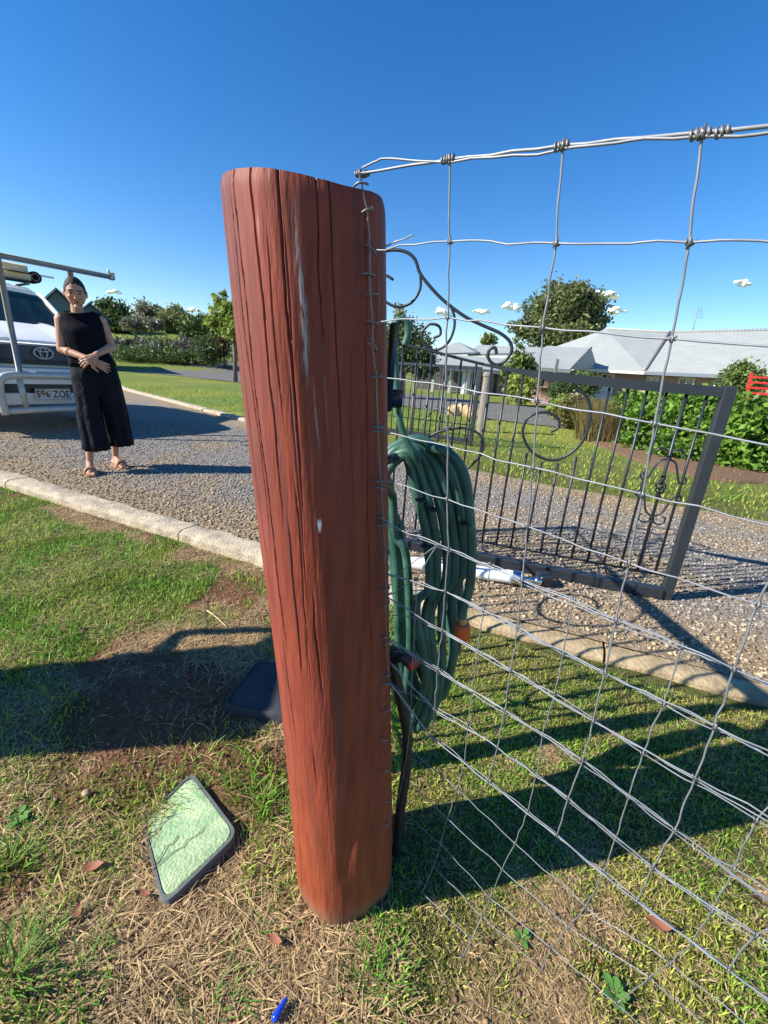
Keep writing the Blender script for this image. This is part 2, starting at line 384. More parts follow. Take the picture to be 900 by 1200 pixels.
# kerbs: a chain of concrete blocks
def kerb(parent_name, pts, width, z0, z1, m, joints, label=None):
    k = empty(parent_name); k['kind'] = 'structure'
    P = np.array(pts, float); L = np.r_[0, np.cumsum(np.hypot(*np.diff(P, axis=0).T))]
    bd = [0] + [j * L[-1] for j in joints] + [L[-1]]
    for a, b in zip(bd[:-1], bd[1:]):
        n = max(3, int((b - a) / .05)); rings = []
        for i in range(n + 1):
            s = a + .006 + (b - a - .012) * i / n; c = np.array([np.interp(s, L, P[:, 0]), np.interp(s, L, P[:, 1])])
            c2 = np.array([np.interp(s + .02, L, P[:, 0]), np.interp(s + .02, L, P[:, 1])]); t = (c2 - c); t /= (np.linalg.norm(t) + 1e-9)
            nrm = np.array([t[1], -t[0]])
            j = lambda k_: (float(fbm(np.array([s * 6 + k_ * 9]), np.array([k_ * 3.3]), 1, 3)[0]) - .5)
            w1 = width + .05 * j(1); zz = z1 + .022 * j(2); e0 = .045 * j(3)
            prof = [(e0, z0), (e0, zz - .012 + .02 * j(4)), (e0 + .012, zz + .004 * j(7)), (width * .5, zz + .012 * j(5)), (w1 - .03, zz + .004 * j(8)), (w1, zz - .018), (w1 + .006, z0)]
            rings.append([(c[0] + nrm[0] * o_, c[1] + nrm[1] * o_, z_) for o_, z_ in prof])
        MB().loft(rings).build('kerb_block', m, k, auto=40)
    return k
kerb('kerb_near', [(-9, 6.15), (-3.27, 3.50), (-2, 2.92), (-.73, 2.35), (0, 2.03), (.3, 1.895)], .16, -.06, .026, m_conc, [.30, .655, .84])
kerb('kerb_near_worn', [(.31, 1.89), (.70, 1.72), (1.53, 1.40), (3, .78), (6, -.45)], .12, -.06, .001, m_concd, [.12, .3, .5, .75])
kerb('kerb_far', [(-14, 20.2), (-7.5, 12.6), (-2.54, 7.85), (-.9, 6.55), (.2, 5.65)], .17, -.06, .05, m_conc, [.15, .3, .45, .6, .72, .83, .92])
# lanes in the middle distance
LN = [tuple(ground_at(*p))[:2] for p in [(60, 425), (150, 435.6), (170, 437.3), (230, 443), (287, 450), (350, 460), (455, 474), (520, 484), (575, 492), (640, 500), (760, 513)]]
LF_ = [tuple(ground_at(*p))[:2] for p in [(60, 422), (150, 433.6), (180, 433.4), (230, 434.5), (285, 438), (350, 446), (455, 459), (520, 466), (565, 471), (640, 480), (760, 494)]]
lane = strip('lane', curve_fn(LN), curve_fn(LF_), m_asph, 80, 10, lambda X, Y, t: np.maximum(gh(X, Y), 0) + .02)
tag(lane, kind='structure')
#@@GRASS
def in_lawn(X, Y): return (Y < near_y(X) - .2) | (Y > far_y(X) + .05)
LIDS = []
def grass(name, n, sample, hmin, hmax, wd, seed, mode, lean=.6):
    r_ = np.random.default_rng(seed); X, Y = sample(r_, n); ok = in_lawn(X, Y)
    g, s = turf(X, Y); q = r_.random(len(X))
    if mode == 'green': ok &= q < g
    else: ok &= q < s * (1 - .45 * g)
    ok &= np.hypot(X + .025, Y - .655) > .10
    for (cx, cy, ax, ay, hw, hh) in LIDS:
        a = (X - cx) * ax + (Y - cy) * ay; b = -(X - cx) * ay + (Y - cy) * ax; ok &= ~((abs(a) < hw) & (abs(b) < hh))
    X = X[ok]; Y = Y[ok]; g = g[ok]; n = len(X); Z = gh(X, Y) - .003
    patch = fbm(X + 3, Y + 8, 4, 2)
    h = (hmin + (hmax - hmin) * r_.random(n) ** 1.6) * (.5 + patch) * np.where((X > .1) & (Y < 3), .62, 1.0)
    a = r_.uniform(0, 2 * np.pi, n); dx = np.cos(a); dy = np.sin(a)
    if mode == 'green': ln = r_.uniform(.1, lean, n)
    else: ln = r_.uniform(.8, 2.6, n)
    b = r_.uniform(0, 2 * np.pi, n); px = np.cos(b) * wd * .5; py = np.sin(b) * wd * .5
    def lv(t, wt):
        hz = h * t * (1 - .25 * t * np.minimum(ln, 1)) if mode == 'green' else h * (.25 + .6 * np.sin(t * 2.4)) * .5
        ox = dx * h * ln * t ** 1.6; oy = dy * h * ln * t ** 1.6
        return [np.stack([X + ox + sg * px * wt, Y + oy + sg * py * wt, Z + hz], -1) for sg in (-1, 1)]
    r0 = lv(0, 1); r1 = lv(.5, .85); r2 = lv(1, .12)
    P = np.stack(r0 + r1 + r2, 1)
    base = np.arange(n)[:, None] * 6
    F = np.concatenate([base + np.array([[0, 1, 3, 2]]), base + np.array([[2, 3, 5, 4]])])
    if mode == 'green':
        tn = sstep(.35, .65, fbm(X + 9, Y, 5, 2))[:, None]; c = (np.array([.14, .35, .03]) * tn + np.array([.26, .38, .06]) * (1 - tn)) * np.where(X > .1, .92, 1.1)[:, None] * np.where((X > .1)[:, None], np.array([[1.25, 1.0, 1.1]]), 1.0) * (.5 + 1.0 * r_.random((n, 1))) + np.array([.14, .07, .02]) * (r_.random((n, 1)) ** 3)
    else:
        c = np.array([.72, .55, .30]) * (.25 + .85 * r_.random((n, 1))) * np.array([1, .96, .92])
    C = np.repeat(c[:, None], 6, 1); 
    o = np_mesh(name, P.reshape(-1, 3), F, m_grass, col=C.reshape(-1, 3)); return tag(o, kind='stuff')
LID1 = (-.392, .688, .43, .90, .118, .088)   # green lid: centre, axis, half sizes (see below)
LIDS.append((-.375, .695, .55, .835, .10, .085)); LIDS.append((-.29, 1.14, 1, 0, .13, .12))
def samp(x0, x1, y0, y1, p=1.4, d0=.55):
    def f(r_, n):
        X = r_.uniform(x0, x1, n * 3); Y = r_.uniform(y0, y1, n * 3); D = np.hypot(X, Y); ok = r_.random(len(X)) < np.clip(d0 / D, 0, 1) ** p
        return X[ok][:n], Y[ok][:n]
    return f
o = grass('lawn_grass', 330000, samp(-3.4, 2.6, .15, 3.8, 1.15, .9), .012, .034, .0034, 21, 'green', 1.0); tag(o, 'short green grass blades growing in patches over the near lawn', 'grass')
o = grass('dry_grass', 330000, samp(-2.9, 2.4, .15, 3.4, 1.35, .8), .012, .034, .0026, 22, 'straw'); tag(o, 'dry straw and thatch lying between the green turf patches', 'dry grass')
def farsamp(r_, n):
    X = r_.uniform(-12, 13, n * 2); Y = r_.uniform(3.2, 16, n * 2); ok = (Y > far_y(X) + .05) & (r_.random(len(X)) < np.clip(6 / np.hypot(X, Y), 0, 1)); return X[ok][:n], Y[ok][:n]
o = grass('far_lawn_grass', 60000, farsamp, .03, .07, .012, 23, 'green', .9); tag(o, 'mown green lawn across the driveway', 'grass')
def tuft(name, x, y, n, h, label, seed, wdt=.0028, spread=.075, col0=(.11, .24, .03)):
    n = int(n * 1.2); h *= .52
    r_ = np.random.default_rng(seed); mb_v = []; mb_f = []; C = []
    for i in range(n):
        a = r_.uniform(0, 6.28); rr = spread * r_.random() ** .8; bx = x + rr * math.cos(a); by = y + rr * math.sin(a); hh = h * r_.uniform(.5, 1.1); ln = r_.uniform(.2, 1.1)
        b = a + r_.uniform(-.8, .8); px, py = -math.sin(b) * wdt / 2, math.cos(b) * wdt / 2; k = len(mb_v)
        for t, w_ in ((0, .8), (.35, 1), (.7, .7), (1, .08)):
            ox = math.cos(b) * hh * ln * t ** 1.8; oy = math.sin(b) * hh * ln * t ** 1.8; oz = hh * (t - .35 * ln * t * t)
            mb_v += [(bx + ox - px * w_, by + oy - py * w_, gz(x, y) + oz), (bx + ox + px * w_, by + oy + py * w_, gz(x, y) + oz)]
            c = np.array(col0) * r_.uniform(.7, 1.3); C += [c, c]
        for j in range(3): mb_f.append((k + 2 * j, k + 2 * j + 1, k + 2 * j + 3, k + 2 * j + 2))
    o = np_mesh(name, np.array(mb_v), np.array(mb_f), m_grass, col=np.array(C)); return tag(o, label, 'grass tuft', 'long green grass tufts in the worn lawn', 'stuff')
for (px, py, n, h, lab, sd) in [(305, 945, 60, .07, 'bright grass tuft between the green lid and the red post', 1), (8, 1020, 90, .09, 'dark grass tuft at the left edge below the weed', 2), (15, 1145, 160, .11, 'thick long grass tuft in the bottom left corner', 3), (75, 1155, 90, .07, 'long grass tuft right of the corner tuft', 4), (250, 1165, 90, .06, 'grass tuft at the bottom below the green lid', 5), (300, 1085, 60, .05, 'thin grass tuft left of the foot of the red post', 6), (445, 1135, 90, .05, 'grass tuft in front of the foot of the red post', 7), (440, 1165, 60, .05, 'lower grass tuft in front of the foot of the red post', 8)]:
    p = ground_at(px, py); tuft('grass_tuft', p.x, p.y, n, h, lab, sd)
def weed(x, y, s, n, label, seed):
    r_ = random.Random(seed); e = empty('weed', (x, y, gz(x, y)), 0, label, 'weed', 'broad leaved weeds in the lawn')
    ml = MAT_WEED
    for i in range(n):
        a = 6.28 * i / n + r_.uniform(-.3, .3); L = .55 * s * r_.uniform(.6, 1.1); el = r_.uniform(.2, .9); w_ = L * .28; rings = []
        u_ = Vector((math.cos(a), math.sin(a), 0)); sd = Vector((-math.sin(a), math.cos(a), 0))
        vs = []; fs = []
        for k, (t, ww) in enumerate([(0, .1), (.3, .35), (.55, 1), (.8, .8), (1, .1)]):
            c = u_ * L * t + Vector((0, 0, L * el * (t - .45 * t * t) + .004)); vs += [c - sd * w_ * ww + Vector((0, 0, .15 * w_ * ww)), c, c + sd * w_ * ww + Vector((0, 0, .15 * w_ * ww))]
            if k: b = 3 * k; fs += [(b - 3, b - 2, b + 1, b), (b - 2, b - 1, b + 2, b + 1)]
        MB().add(vs, fs).build('leaf', ml, e)
MAT_WEED = mat('weed_leaf', (.12, .26, .05), .5, var=.15, trans=.2)
for (px, py, s, n, lab, sd) in [(22, 960, .05, 9, 'small leafy weed at the left edge of the lawn beside the tree-less soil', 1), (612, 1097, .035, 7, 'small clover-like weed under the mesh right of the post foot', 2), (722, 1165, .05, 9, 'leafy weed at the bottom of the lawn under the wire mesh', 3)]:
    p = ground_at(px, py); weed(p.x, p.y, s, n, lab.replace(' beside the tree-less soil', ''), sd)
# crumbs of soil on the worn patches
r_ = np.random.default_rng(31); n0 = 26000; X = r_.uniform(-1.6, .9, n0); Y = r_.uniform(.2, 2.4, n0); g, s = turf(X, Y)
ok = (Y < near_y(X) - .2) & (r_.random(n0) < (1 - g) * .8 * np.clip(.9 / np.hypot(X, Y), 0, 1)) & (np.hypot(X + .025, Y - .655) > .11) & ((X < .05) | (r_.random(n0) < .4))
for (cx, cy, ax, ay, hw, hh) in LIDS:
    a = (X - cx) * ax + (Y - cy) * ay; b = -(X - cx) * ay + (Y - cy) * ax; ok &= ~((abs(a) < hw) & (abs(b) < hh))
X = X[ok]; Y = Y[ok]; n = len(X); base = np.array([(1, 0, 0), (0, 1, 0), (-1, 0, 0), (0, -1, 0), (0, 0, .8), (0, 0, -.8)], float)
Fb = np.array([(0, 1, 4), (1, 2, 4), (2, 3, 4), (3, 0, 4), (1, 0, 5), (2, 1, 5), (3, 2, 5), (0, 3, 5)])
P = base[None] * (.6 + .8 * r_.random((n, 6, 1))) * (.0022 + .006 * r_.random(n) ** 3)[:, None, None] + np.stack([X, Y, gh(X, Y) + .001], -1)[:, None]
c = np.array([.17, .085, .045]) * (.5 + 1.1 * r_.random((n, 1))) + np.array([.12, .09, .05]) * (r_.random((n, 1)) < .2)
o = np_mesh('soil_crumbs', P.reshape(-1, 3), ((np.arange(n) * 6)[:, None, None] + Fb[None]).reshape(-1, 3), m_stone, col=np.repeat(c, 6, 0)); tag(o, 'brown crumbs of soil scattered over the worn lawn', 'soil', kind='stuff')
#@@POST
# ================================================================ RED POST
PB = Vector((-.025, .655, -.12)); PT = Vector((-.112, .572, 1.236))
NS, NZ = 660, 200
th = np.linspace(0, 2 * np.pi, NS, endpoint=False); zz = np.linspace(0, 1, NZ)
TH, ZZ = np.meshgrid(th, zz)
rad = .1015 - .011 * ZZ + .0022 * np.cos(3 * TH + .6) + .0018 * np.cos(5 * TH + 2.0 + .5 * ZZ) + .0012 * np.sin(2 * TH + 9 * ZZ)
rad += .003 * (fbm(TH * 2.2, ZZ * 5, 1, 3) - .5) + .0005 * (fbm(TH * 26, ZZ * 6, 1, 3) - .5)
crack = np.zeros_like(rad)
rc = np.random.default_rng(12)
def add_crack(t0, z0, z1, width, depth, drift=.0, sd=0):
    global crack
    r_ = np.random.default_rng(sd); wob = np.interp(zz, np.linspace(0, 1, 34), np.cumsum(r_.normal(0, .011, 34)))
    c = t0 + drift * (zz - z0) + wob - np.interp(z0, zz, wob)
    env = sstep(z0, z0 + .08, zz) * (1 - sstep(z1 - .06, z1 + .001, zz)) if z1 < .99 else sstep(z0, z0 + .1, zz)
    d = np.angle(np.exp(1j * (TH - c[:, None])))
    wv = np.maximum(.0105, .40 * width * (.35 + .65 * env))[:, None]
    crack = np.maximum(crack, depth * .8 * env[:, None] * np.clip(1 - np.abs(d) / wv, 0, 1) ** .7)
# theta of the side facing the camera is -pi/2; left is pi
F0 = -math.pi / 2
for k, (t0, z0, z1, wd_, dp, dr) in enumerate([(-1.12, .62, 1, .014, .007, -.35), (-.86, .55, 1, .020, .010, -.42), (-.70, .66, 1, .013, .007, -.40), (-.56, .55, 1, .018, .011, -.38), (-.40, .70, 1, .014, .007, -.2), (-.10, .72, 1, .016, .009, -.04), (.30, .84, 1, .011, .006, 0), (.48, .76, 1, .011, .006, 0), (-.02, .50, .66, .012, .007, -.1), (-.34, .52, .74, .010, .005, -.1), (-.62, .40, .60, .010, .005, -.1), (-.9, .0, .28, .008, .003, .05), (-.25, .34, .46, .008, .003, 0), (.9, .5, 1, .010, .005, 0), (2.2, .3, 1, .02, .01, 0), (-2.4, .2, 1, .02, .01, 0), (3.1, .1, .8, .016, .008, 0)]):
    add_crack(F0 + t0, z0, z1, wd_, dp, dr, 100 + k)
for k in range(20):
    a = rc.uniform(-1.4, 1.4); z0 = rc.uniform(.35, .9); add_crack(F0 + a, z0, min(z0 + rc.uniform(.06, .3), .98), .008, rc.uniform(.001, .0026), rc.uniform(-.1, .05), 300 + k)
tf = np.angle(np.exp(1j * (TH - F0 - .66 - .10 * np.sin(ZZ * 4)))); dfl = .1015 * (.905 + .06 * sstep(.35, .05, ZZ) + .05 * sstep(.82, 1.0, ZZ)) / np.clip(np.cos(tf), .5, 1) - .011 * ZZ
kk = .0006; dif = rad - dfl; rad = np.where(np.abs(tf) < 1.0, rad - .5 * (dif + np.sqrt(dif * dif + kk * kk)), rad)
# axe flat and knot hollows low on the shaded side of centre
def dent(t0, z0, st, sz, d): return d * np.exp(-(np.angle(np.exp(1j * (TH - F0 - t0))) / st) ** 2 - ((ZZ - z0) / sz) ** 2)
rad -= dent(.25, .30, .14, .05, .005) + dent(.12, .22, .1, .04, .003) + dent(.30, .62, .10, .02, .0022) - dent(.42, .24, .12, .06, .003)
rad -= crack
bevel = np.clip((ZZ - .988) / .012, 0, 1); rad -= .003 * bevel ** 2
topz = (.004 * np.clip(-np.cos(TH), 0, 1) - .006 * np.clip(np.cos(TH), 0, 1) - .013 * np.clip(-np.sin(TH), 0, 1) + .01 * np.clip(np.sin(TH), 0, 1)) * np.clip((ZZ - .8) / .2, 0, 1)
ax_ = np.array(PT - PB); L_ = np.linalg.norm(ax_)
cx = PB.x + ax_[0] * ZZ + .003 * np.sin(ZZ * 5); cy = PB.y + ax_[1] * ZZ; cz = PB.z + ax_[2] * ZZ
VX = np.stack([cx + rad * np.cos(TH), cy + rad * np.sin(TH), cz + topz - .004 * bevel * 0], -1).reshape(-1, 3)
i0 = (np.arange(NZ - 1)[:, None] * NS + np.arange(NS)[None]); i1 = (np.arange(NZ - 1)[:, None] * NS + (np.arange(NS) + 1)[None] % NS)
FP = np.stack([i0, i1, i1 + NS, i0 + NS], -1).reshape(-1, 4)
# paint colour: oxide red, purple-grey weathering high on the left, scuffs of white
TA = np.angle(np.exp(1j * (TH - F0)))
base = np.array([.235, .048, .027]); wea = np.array([.165, .056, .046]); low = np.array([.27, .060, .025])
base = base * (.88 + .3 * fbm(TH * 9, ZZ * 3, 1, 4))[..., None]
wl = sstep(.35, .95, ZZ) * sstep(-.1, -.9, TA) * (.4 + .9 * fbm(TH * 12, ZZ * 8, 1, 3)); wl = np.clip(wl, 0, 1)
wl = np.clip(wl + .6 * sstep(.56, .7, fbm(TH * 14 + 4, ZZ * 4, 1, 4)), 0, .9)
PC = base * (1 - wl[..., None]) + wea * wl[..., None]; lo = (sstep(.45, .1, ZZ))[..., None]; PC = PC * (1 - lo) + low * lo
n_ = fbm(TH * 60, ZZ * 90, 1, 3); n2_ = fbm(TH * 40 + 7, ZZ * 22, 1, 3)
def scuff(t0, z0, z1, wid, amt, sl=0.):
    e = sstep(z0, z0 + .04, ZZ) * (1 - sstep(z1 - .03, z1, ZZ)); d = np.abs(TA - t0 - sl * (ZZ - z0) - .05 * (fbm(ZZ * 30, TH * 0 + t0, 1, 3) - .5)) / wid
    return amt * e * np.clip(1 - d, 0, 1) ** .5 * sstep(.47, .56, fbm(TH * 55, ZZ * 110, 1, 3) * .6 + n2_ * .4 + .03 * (1 - d))
sw = scuff(.06, .90, .995, .022, 1.0, .10) + scuff(.08, .84, .955, .060, 1.1, -.10) + scuff(.16, .78, .86, .014, .8) + scuff(.30, .78, .92, .016, .25) + scuff(-.36, .93, .985, .012, .8)
sw = np.clip(sw, 0, 1)[..., None]; PC = PC * (1 - sw) + np.array([.42, .36, .35]) * sw
spot = (np.exp(-((TA - .10) / .026) ** 2 - ((ZZ - .722) / .005) ** 2) > .35)[..., None]; PC = np.where(spot, np.array([.8, .8, .76]), PC)
dirt = np.clip(1 - (cz / .05), 0, 1)[..., None] * (.4 + .6 * n_[..., None]); dirt = np.clip(dirt, 0, .8); PC = PC * (1 - dirt) + np.array([.22, .14, .08]) * dirt
crack_shade = np.clip(crack / .012, 0, 1)[..., None] * .55; PC = PC * (1 - crack_shade) + np.array([.05, .03, .025]) * crack_shade   # shade of the splits painted into the colour, darker with depth
post = empty('gate_post', (PB.x, PB.y, 0), 0, 'thick round red-brown timber post with long splits, tallest thing in the photo', 'post')
off = np.array([PB.x, PB.y, 0])
np_mesh('post_trunk', VX - off, FP, m_post, post, PC.reshape(-1, 3), smooth=True)
ring = VX.reshape(NZ, NS, 3)[-1] - off; c0 = ring.mean(0) + np.array([0, 0, .003])
capv = np.concatenate([ring[::6], [c0]]); nr = len(capv) - 1
mcap = mat('end_grain_paint', (.20, .07, .05), .8, var=.3, scale=30, bump=.4, bscale=80)
MB().add(capv, [(i, (i + 1) % nr, nr) for i in range(nr)]).build('end_grain', mcap, post)
def axis_at(z): return PB + (PT - PB) * ((z - PB.z) / (PT.z - PB.z))
def post_surf(px, py, out=.003):
    """point on the post's front surface under a direction, found by marching"""
    d = Vector(ray(px, py)).normalized(); p = Vector((0, 0, CAM_H))
    for i in range(1200):
        p = p + d * .001; a = axis_at(p.z); rr_ = .1015 - .008 * ((p.z + .12) / 1.356)
        if math.hypot(p.x - a.x, p.y - a.y) < rr_ + out: return p
    return None
#@@FENCE
# ================================================================ WIRE MESH FENCE
KF = 1.19; a_ = R(-42); bb = .2
fd = Vector((math.cos(a_), math.sin(a_), 0)); fup = Vector((math.sin(a_) * bb, -math.cos(a_) * bb, 1)); fn = fd.cross(fup)
fq = Vector((.029 * KF, .368 * KF, CAM_H + .145 * KF))
def onp(px, py):
    v = Vector(ray(px, py)); C = Vector((0, 0, CAM_H)); t = ((fq - C).dot(fn)) / v.dot(fn); return C + v * t
def soft(px, py):
    p = onp(px, py)
    if p.z < .12:
        zt = .12 * math.exp((p.z - .12) / .12) + .004; v = Vector(ray(px, py)); t = (zt - CAM_H) / v.z; p = Vector((v.x * t, v.y * t, zt))
    return p
L1 = {'A': [(527, 187), (527, 283), (525, 372), (522, 452), (525, 523), (524, 585), (526, 643), (522, 693), (518, 738), (513, 785), (509, 831), (506, 864)],
 'B': [(660, 170), (652, 285), (636, 384), (630, 470), (625, 548), (618, 617), (612, 680), (607, 735), (599, 785), (591.5, 832), (583, 876), (572, 917)],
 'C': [(823, 155), (808, 284), (787, 397), (767, 496), (753, 579), (737, 660), (722, 726), (709, 788), (695, 845), (683, 891), (666, 935), (653, 979)],
 'D': [None] * 5 + [(888, 708), (860, 784), (838, 851), (815, 911), (791, 972), (765, 1016), (746, 1056)]}
L1P = {k: [None if p is None else onp(*p) for p in v] for k, v in L1.items()}
for i in range(12):
    if L1P['D'][i] is None: L1P['D'][i] = L1P['C'][i] * 2 - L1P['B'][i]
step = fd * (L1P['D'][6] - L1P['C'][6]).length
def wob(s=.003): return Vector((rng.normal(0, s), rng.normal(0, s), rng.normal(0, s)))
cols = [L1P[k] for k in 'ABCD']
E_ = [L1P['D'][i] + (L1P['D'][i] - L1P['C'][i]) for i in range(12)]; E_[10] = onp(886, 1095); E_[11] = onp(853, 1136); cols.append(E_)
for j in range(4): cols.append([cols[-1][i] + step + wob() for i in range(12)])
# where each row meets the post
ROWP = [(423, 203), (434, 292), (437, 378), (441, 441), (443, 505), (446, 563), (449, 612), (452, 672), (453, 700), (455, 748), (456, 775), (457, 800)]
rowstart = [post_surf(*p) for p in ROWP]
L2 = {'a': [(509, 642), (486, 680), (484, 725), (482, 767), (480, 815), (480, 844), (476, 877), (471, 913), (464, 947)],
 'b': [(573, 663), (565, 716), (558, 765), (551, 813), (547, 852), (543, 895), (534, 927), (523, 961), (515, 991), (507, 1017), (493, 1048)],
 'c': [(671, 705), (658, 769), (649, 815), (634, 864), (627, 911), (617, 953), (602, 991), (587, 1021), (573, 1055), (564, 1076), (551, 1104), (540, 1124)],
 'd': [(798, 760), (776, 828), (752, 886), (735, 937), (720, 985), (707, 1024), (685, 1065), (665, 1089), (644, 1113), (633, 1140)],
 'e': [None, None, (886, 965), (859, 1021), (833, 1071), (810, 1109), (784, 1133), (760, 1149), (722, 1180)]}
L2P = {k: [None if p is None else soft(*p) for p in v] for k, v in L2.items()}
n_off = fn.normalized() * .004
if n_off.y < 0: n_off = -n_off
for i in (0, 1): L2P['e'][i] = L2P['d'][i] * 2 - L2P['c'][i]
fence = empty('wire_mesh_fence', (PB.x + .15, PB.y - .1, 0), 0, 'galvanised wire stock mesh tied to the red post and running to the right', 'wire fence')
fo = Vector(fence.location)
def wire(name, P, r, m=None, sag=.0009, n=5):
    pts = []
    for i in range(len(P) - 1):
        a, b = P[i], P[i + 1]; L = (b - a).length; k = 5
        for t in range(k):
            f_ = t / k; q = a.lerp(b, f_); 
            if t: q = q + Vector((random.gauss(0, sag), random.gauss(0, sag), random.gauss(0, sag))) * min(1, L / .07)
            pts.append(q)
    pts.append(P[-1]); pts = catmull(pts, 2)
    return MB().tube([Vector(p) - fo for p in pts], r * .76, n).build(name, m or m_wire, fence)
WR = .00105
knot_me = None
def knot(p, r=.0032, d=None):
    global knot_me
    if knot_me is None:
        mb = MB(); P = []
        for i in range(26):
            a = i / 25 * 2 * math.pi * 2.2; P.append((-.005 + .010 * i / 25, .0026 * math.cos(a), .0026 * math.sin(a)))
        mb.tube(P, .00125, 5); mb.tube([(.0, -.002, -.006), (.001, -.0028, 0), (0, -.002, .006)], .0014, 5)
        o = mb.build('knot', m_wired, fence); knot_me = o.data
    else: o = link(bpy.data.objects.new('knot', knot_me), fence)
    o.scale = (.6,) * 3; o.location = Vector(p) - fo; o.rotation_euler = (random.uniform(-.4, .4), random.uniform(-.3, .3), a_ + random.uniform(-.25, .25)); return o
for i in range(12):
    P = [rowstart[i]] + [c[i] for c in cols]
    if i == 0:
        wire('line_wire', P, .0016, sag=.0006)
        P2 = [p + Vector((.001, -.002, -.0026 + (.006 if k == 0 else 0))) for k, p in enumerate(P)]; P2.insert(1, (P[0] * .75 + P[1] * .25) + Vector((0, 0, .009))); wire('line_wire', P2, .0013, sag=.0006)
    else: wire('line_wire', P, WR if i < 11 else .0014)
    if 6 <= i: wire('line_wire', [p + Vector((0, .004, -.004 + .0025 * math.sin(k * 2 + i))) for k, p in enumerate(P)], .0009)
for c in cols: wire('stay_wire', c, .0012, sag=.0005)
for c in cols:
    for p in c: knot(p)
# lower layer of mesh lapped behind, its foot flaring along the turf
keys = 'abcde'
nrow = 12
L2C = [list(L2P[k]) for k in keys]
ex = [p.copy() for p in L2C[-1]]
for j in range(3): ex = [p + step * 1.0 for p in ex]; L2C.append(ex)
for i in range(nrow):
    P = [c[i] for c in L2C if i < len(c)]
    if len(P) > 1:
        y0 = (680, 700, 725, 767, 812, 850, 880, 915, 950, 985, 1010, 1040)[i]
        s0 = post_surf(457 + min(i, 8) * .2, y0 - 2, .002)
        if s0 and len(L2C[0]) > i: P = [s0] + P
        elif s0 and i in (9, 10): P = [post_surf(456, 1000 + (i - 9) * 25, .002)] + P
        wire('line_wire', [p + n_off for p in P], .0009, sag=.0011)
for c in L2C: wire('stay_wire', [p + n_off for p in c], .0010, sag=.0005)
for c in L2C:
    for p in c: knot(p + n_off)
# the end stay stapled down the post with curled wire tails
tp = [(421, 201), (425, 222), (430, 245), (434, 292), (433, 325), (434, 345), (437, 380), (436, 405), (441, 441), (442, 480), (443, 505), (445, 545), (446, 563), (449, 612), (451, 650), (452, 680), (452, 720), (453, 755), (455, 800)]
TPT = [post_surf(px, py, .0035) for px, py in tp]; TPT = [p for p in TPT if p]
wire('end_stay', TPT, .0013, m_wired, sag=.0006)
st_me = None
for px, py in [(424, 216), (431, 246), (434, 292), (433, 322), (436, 345), (437, 378), (437, 407), (441, 441), (443, 500), (443, 505), (445, 563), (446, 572), (449, 608), (449, 614), (452, 650), (452, 690), (452, 708), (452, 745), (453, 752), (453, 790), (453, 800), (451, 832), (450, 866), (452, 902), (454, 938), (452, 965), (455, 996)]:
    p = post_surf(px, py, .002)
    if not p: continue
    if st_me is None:
        o = MB().tube(catmull([(-.010, .004, 0), (-.006, -.004, .001), (0, -.0055, 0), (.006, -.004, -.001), (.010, .004, 0)], 4), .0016, 5).build('staple', m_wired, fence); st_me = o.data
    else: o = link(bpy.data.objects.new('staple', st_me), fence)
    o.location = p - fo; o.rotation_euler = (0, random.uniform(-.6, .6), R(35) + random.uniform(-.3, .3)); o.scale = (.75,) * 3
# curled tie ends
for (px, py), dz in [((446, 291), .006), ((462, 284), .004), ((455, 700), -.006), ((457, 752), -.004), ((459, 800), -.006)]:
    p = onp(px, py) if px > 460 else post_surf(px, py, .004)
    if p: wire('tie_end', [p, p + fd * .012 + Vector((0, 0, dz * .3)), p + fd * .024 + Vector((0, -.002, dz * .7))], .0010, sag=.0004)
# twisted coils on the top strand
for px, py in [(421, 203), (428, 204), (523, 187), (529, 186), (657, 171), (662, 170), (818, 157), (826, 156), (848, 154)]:
    p = onp(px, py)
    P = [p + fd * (-.004 + .008 * i / 16) + Vector((0, 0, 1)) * .0025 * math.cos(i * 1.1) + fn.normalized() * .0025 * math.sin(i * 1.1) for i in range(17)]
    MB().tube([q - fo for q in P], .0012, 5).build('wire_coil', m_wired, fence)
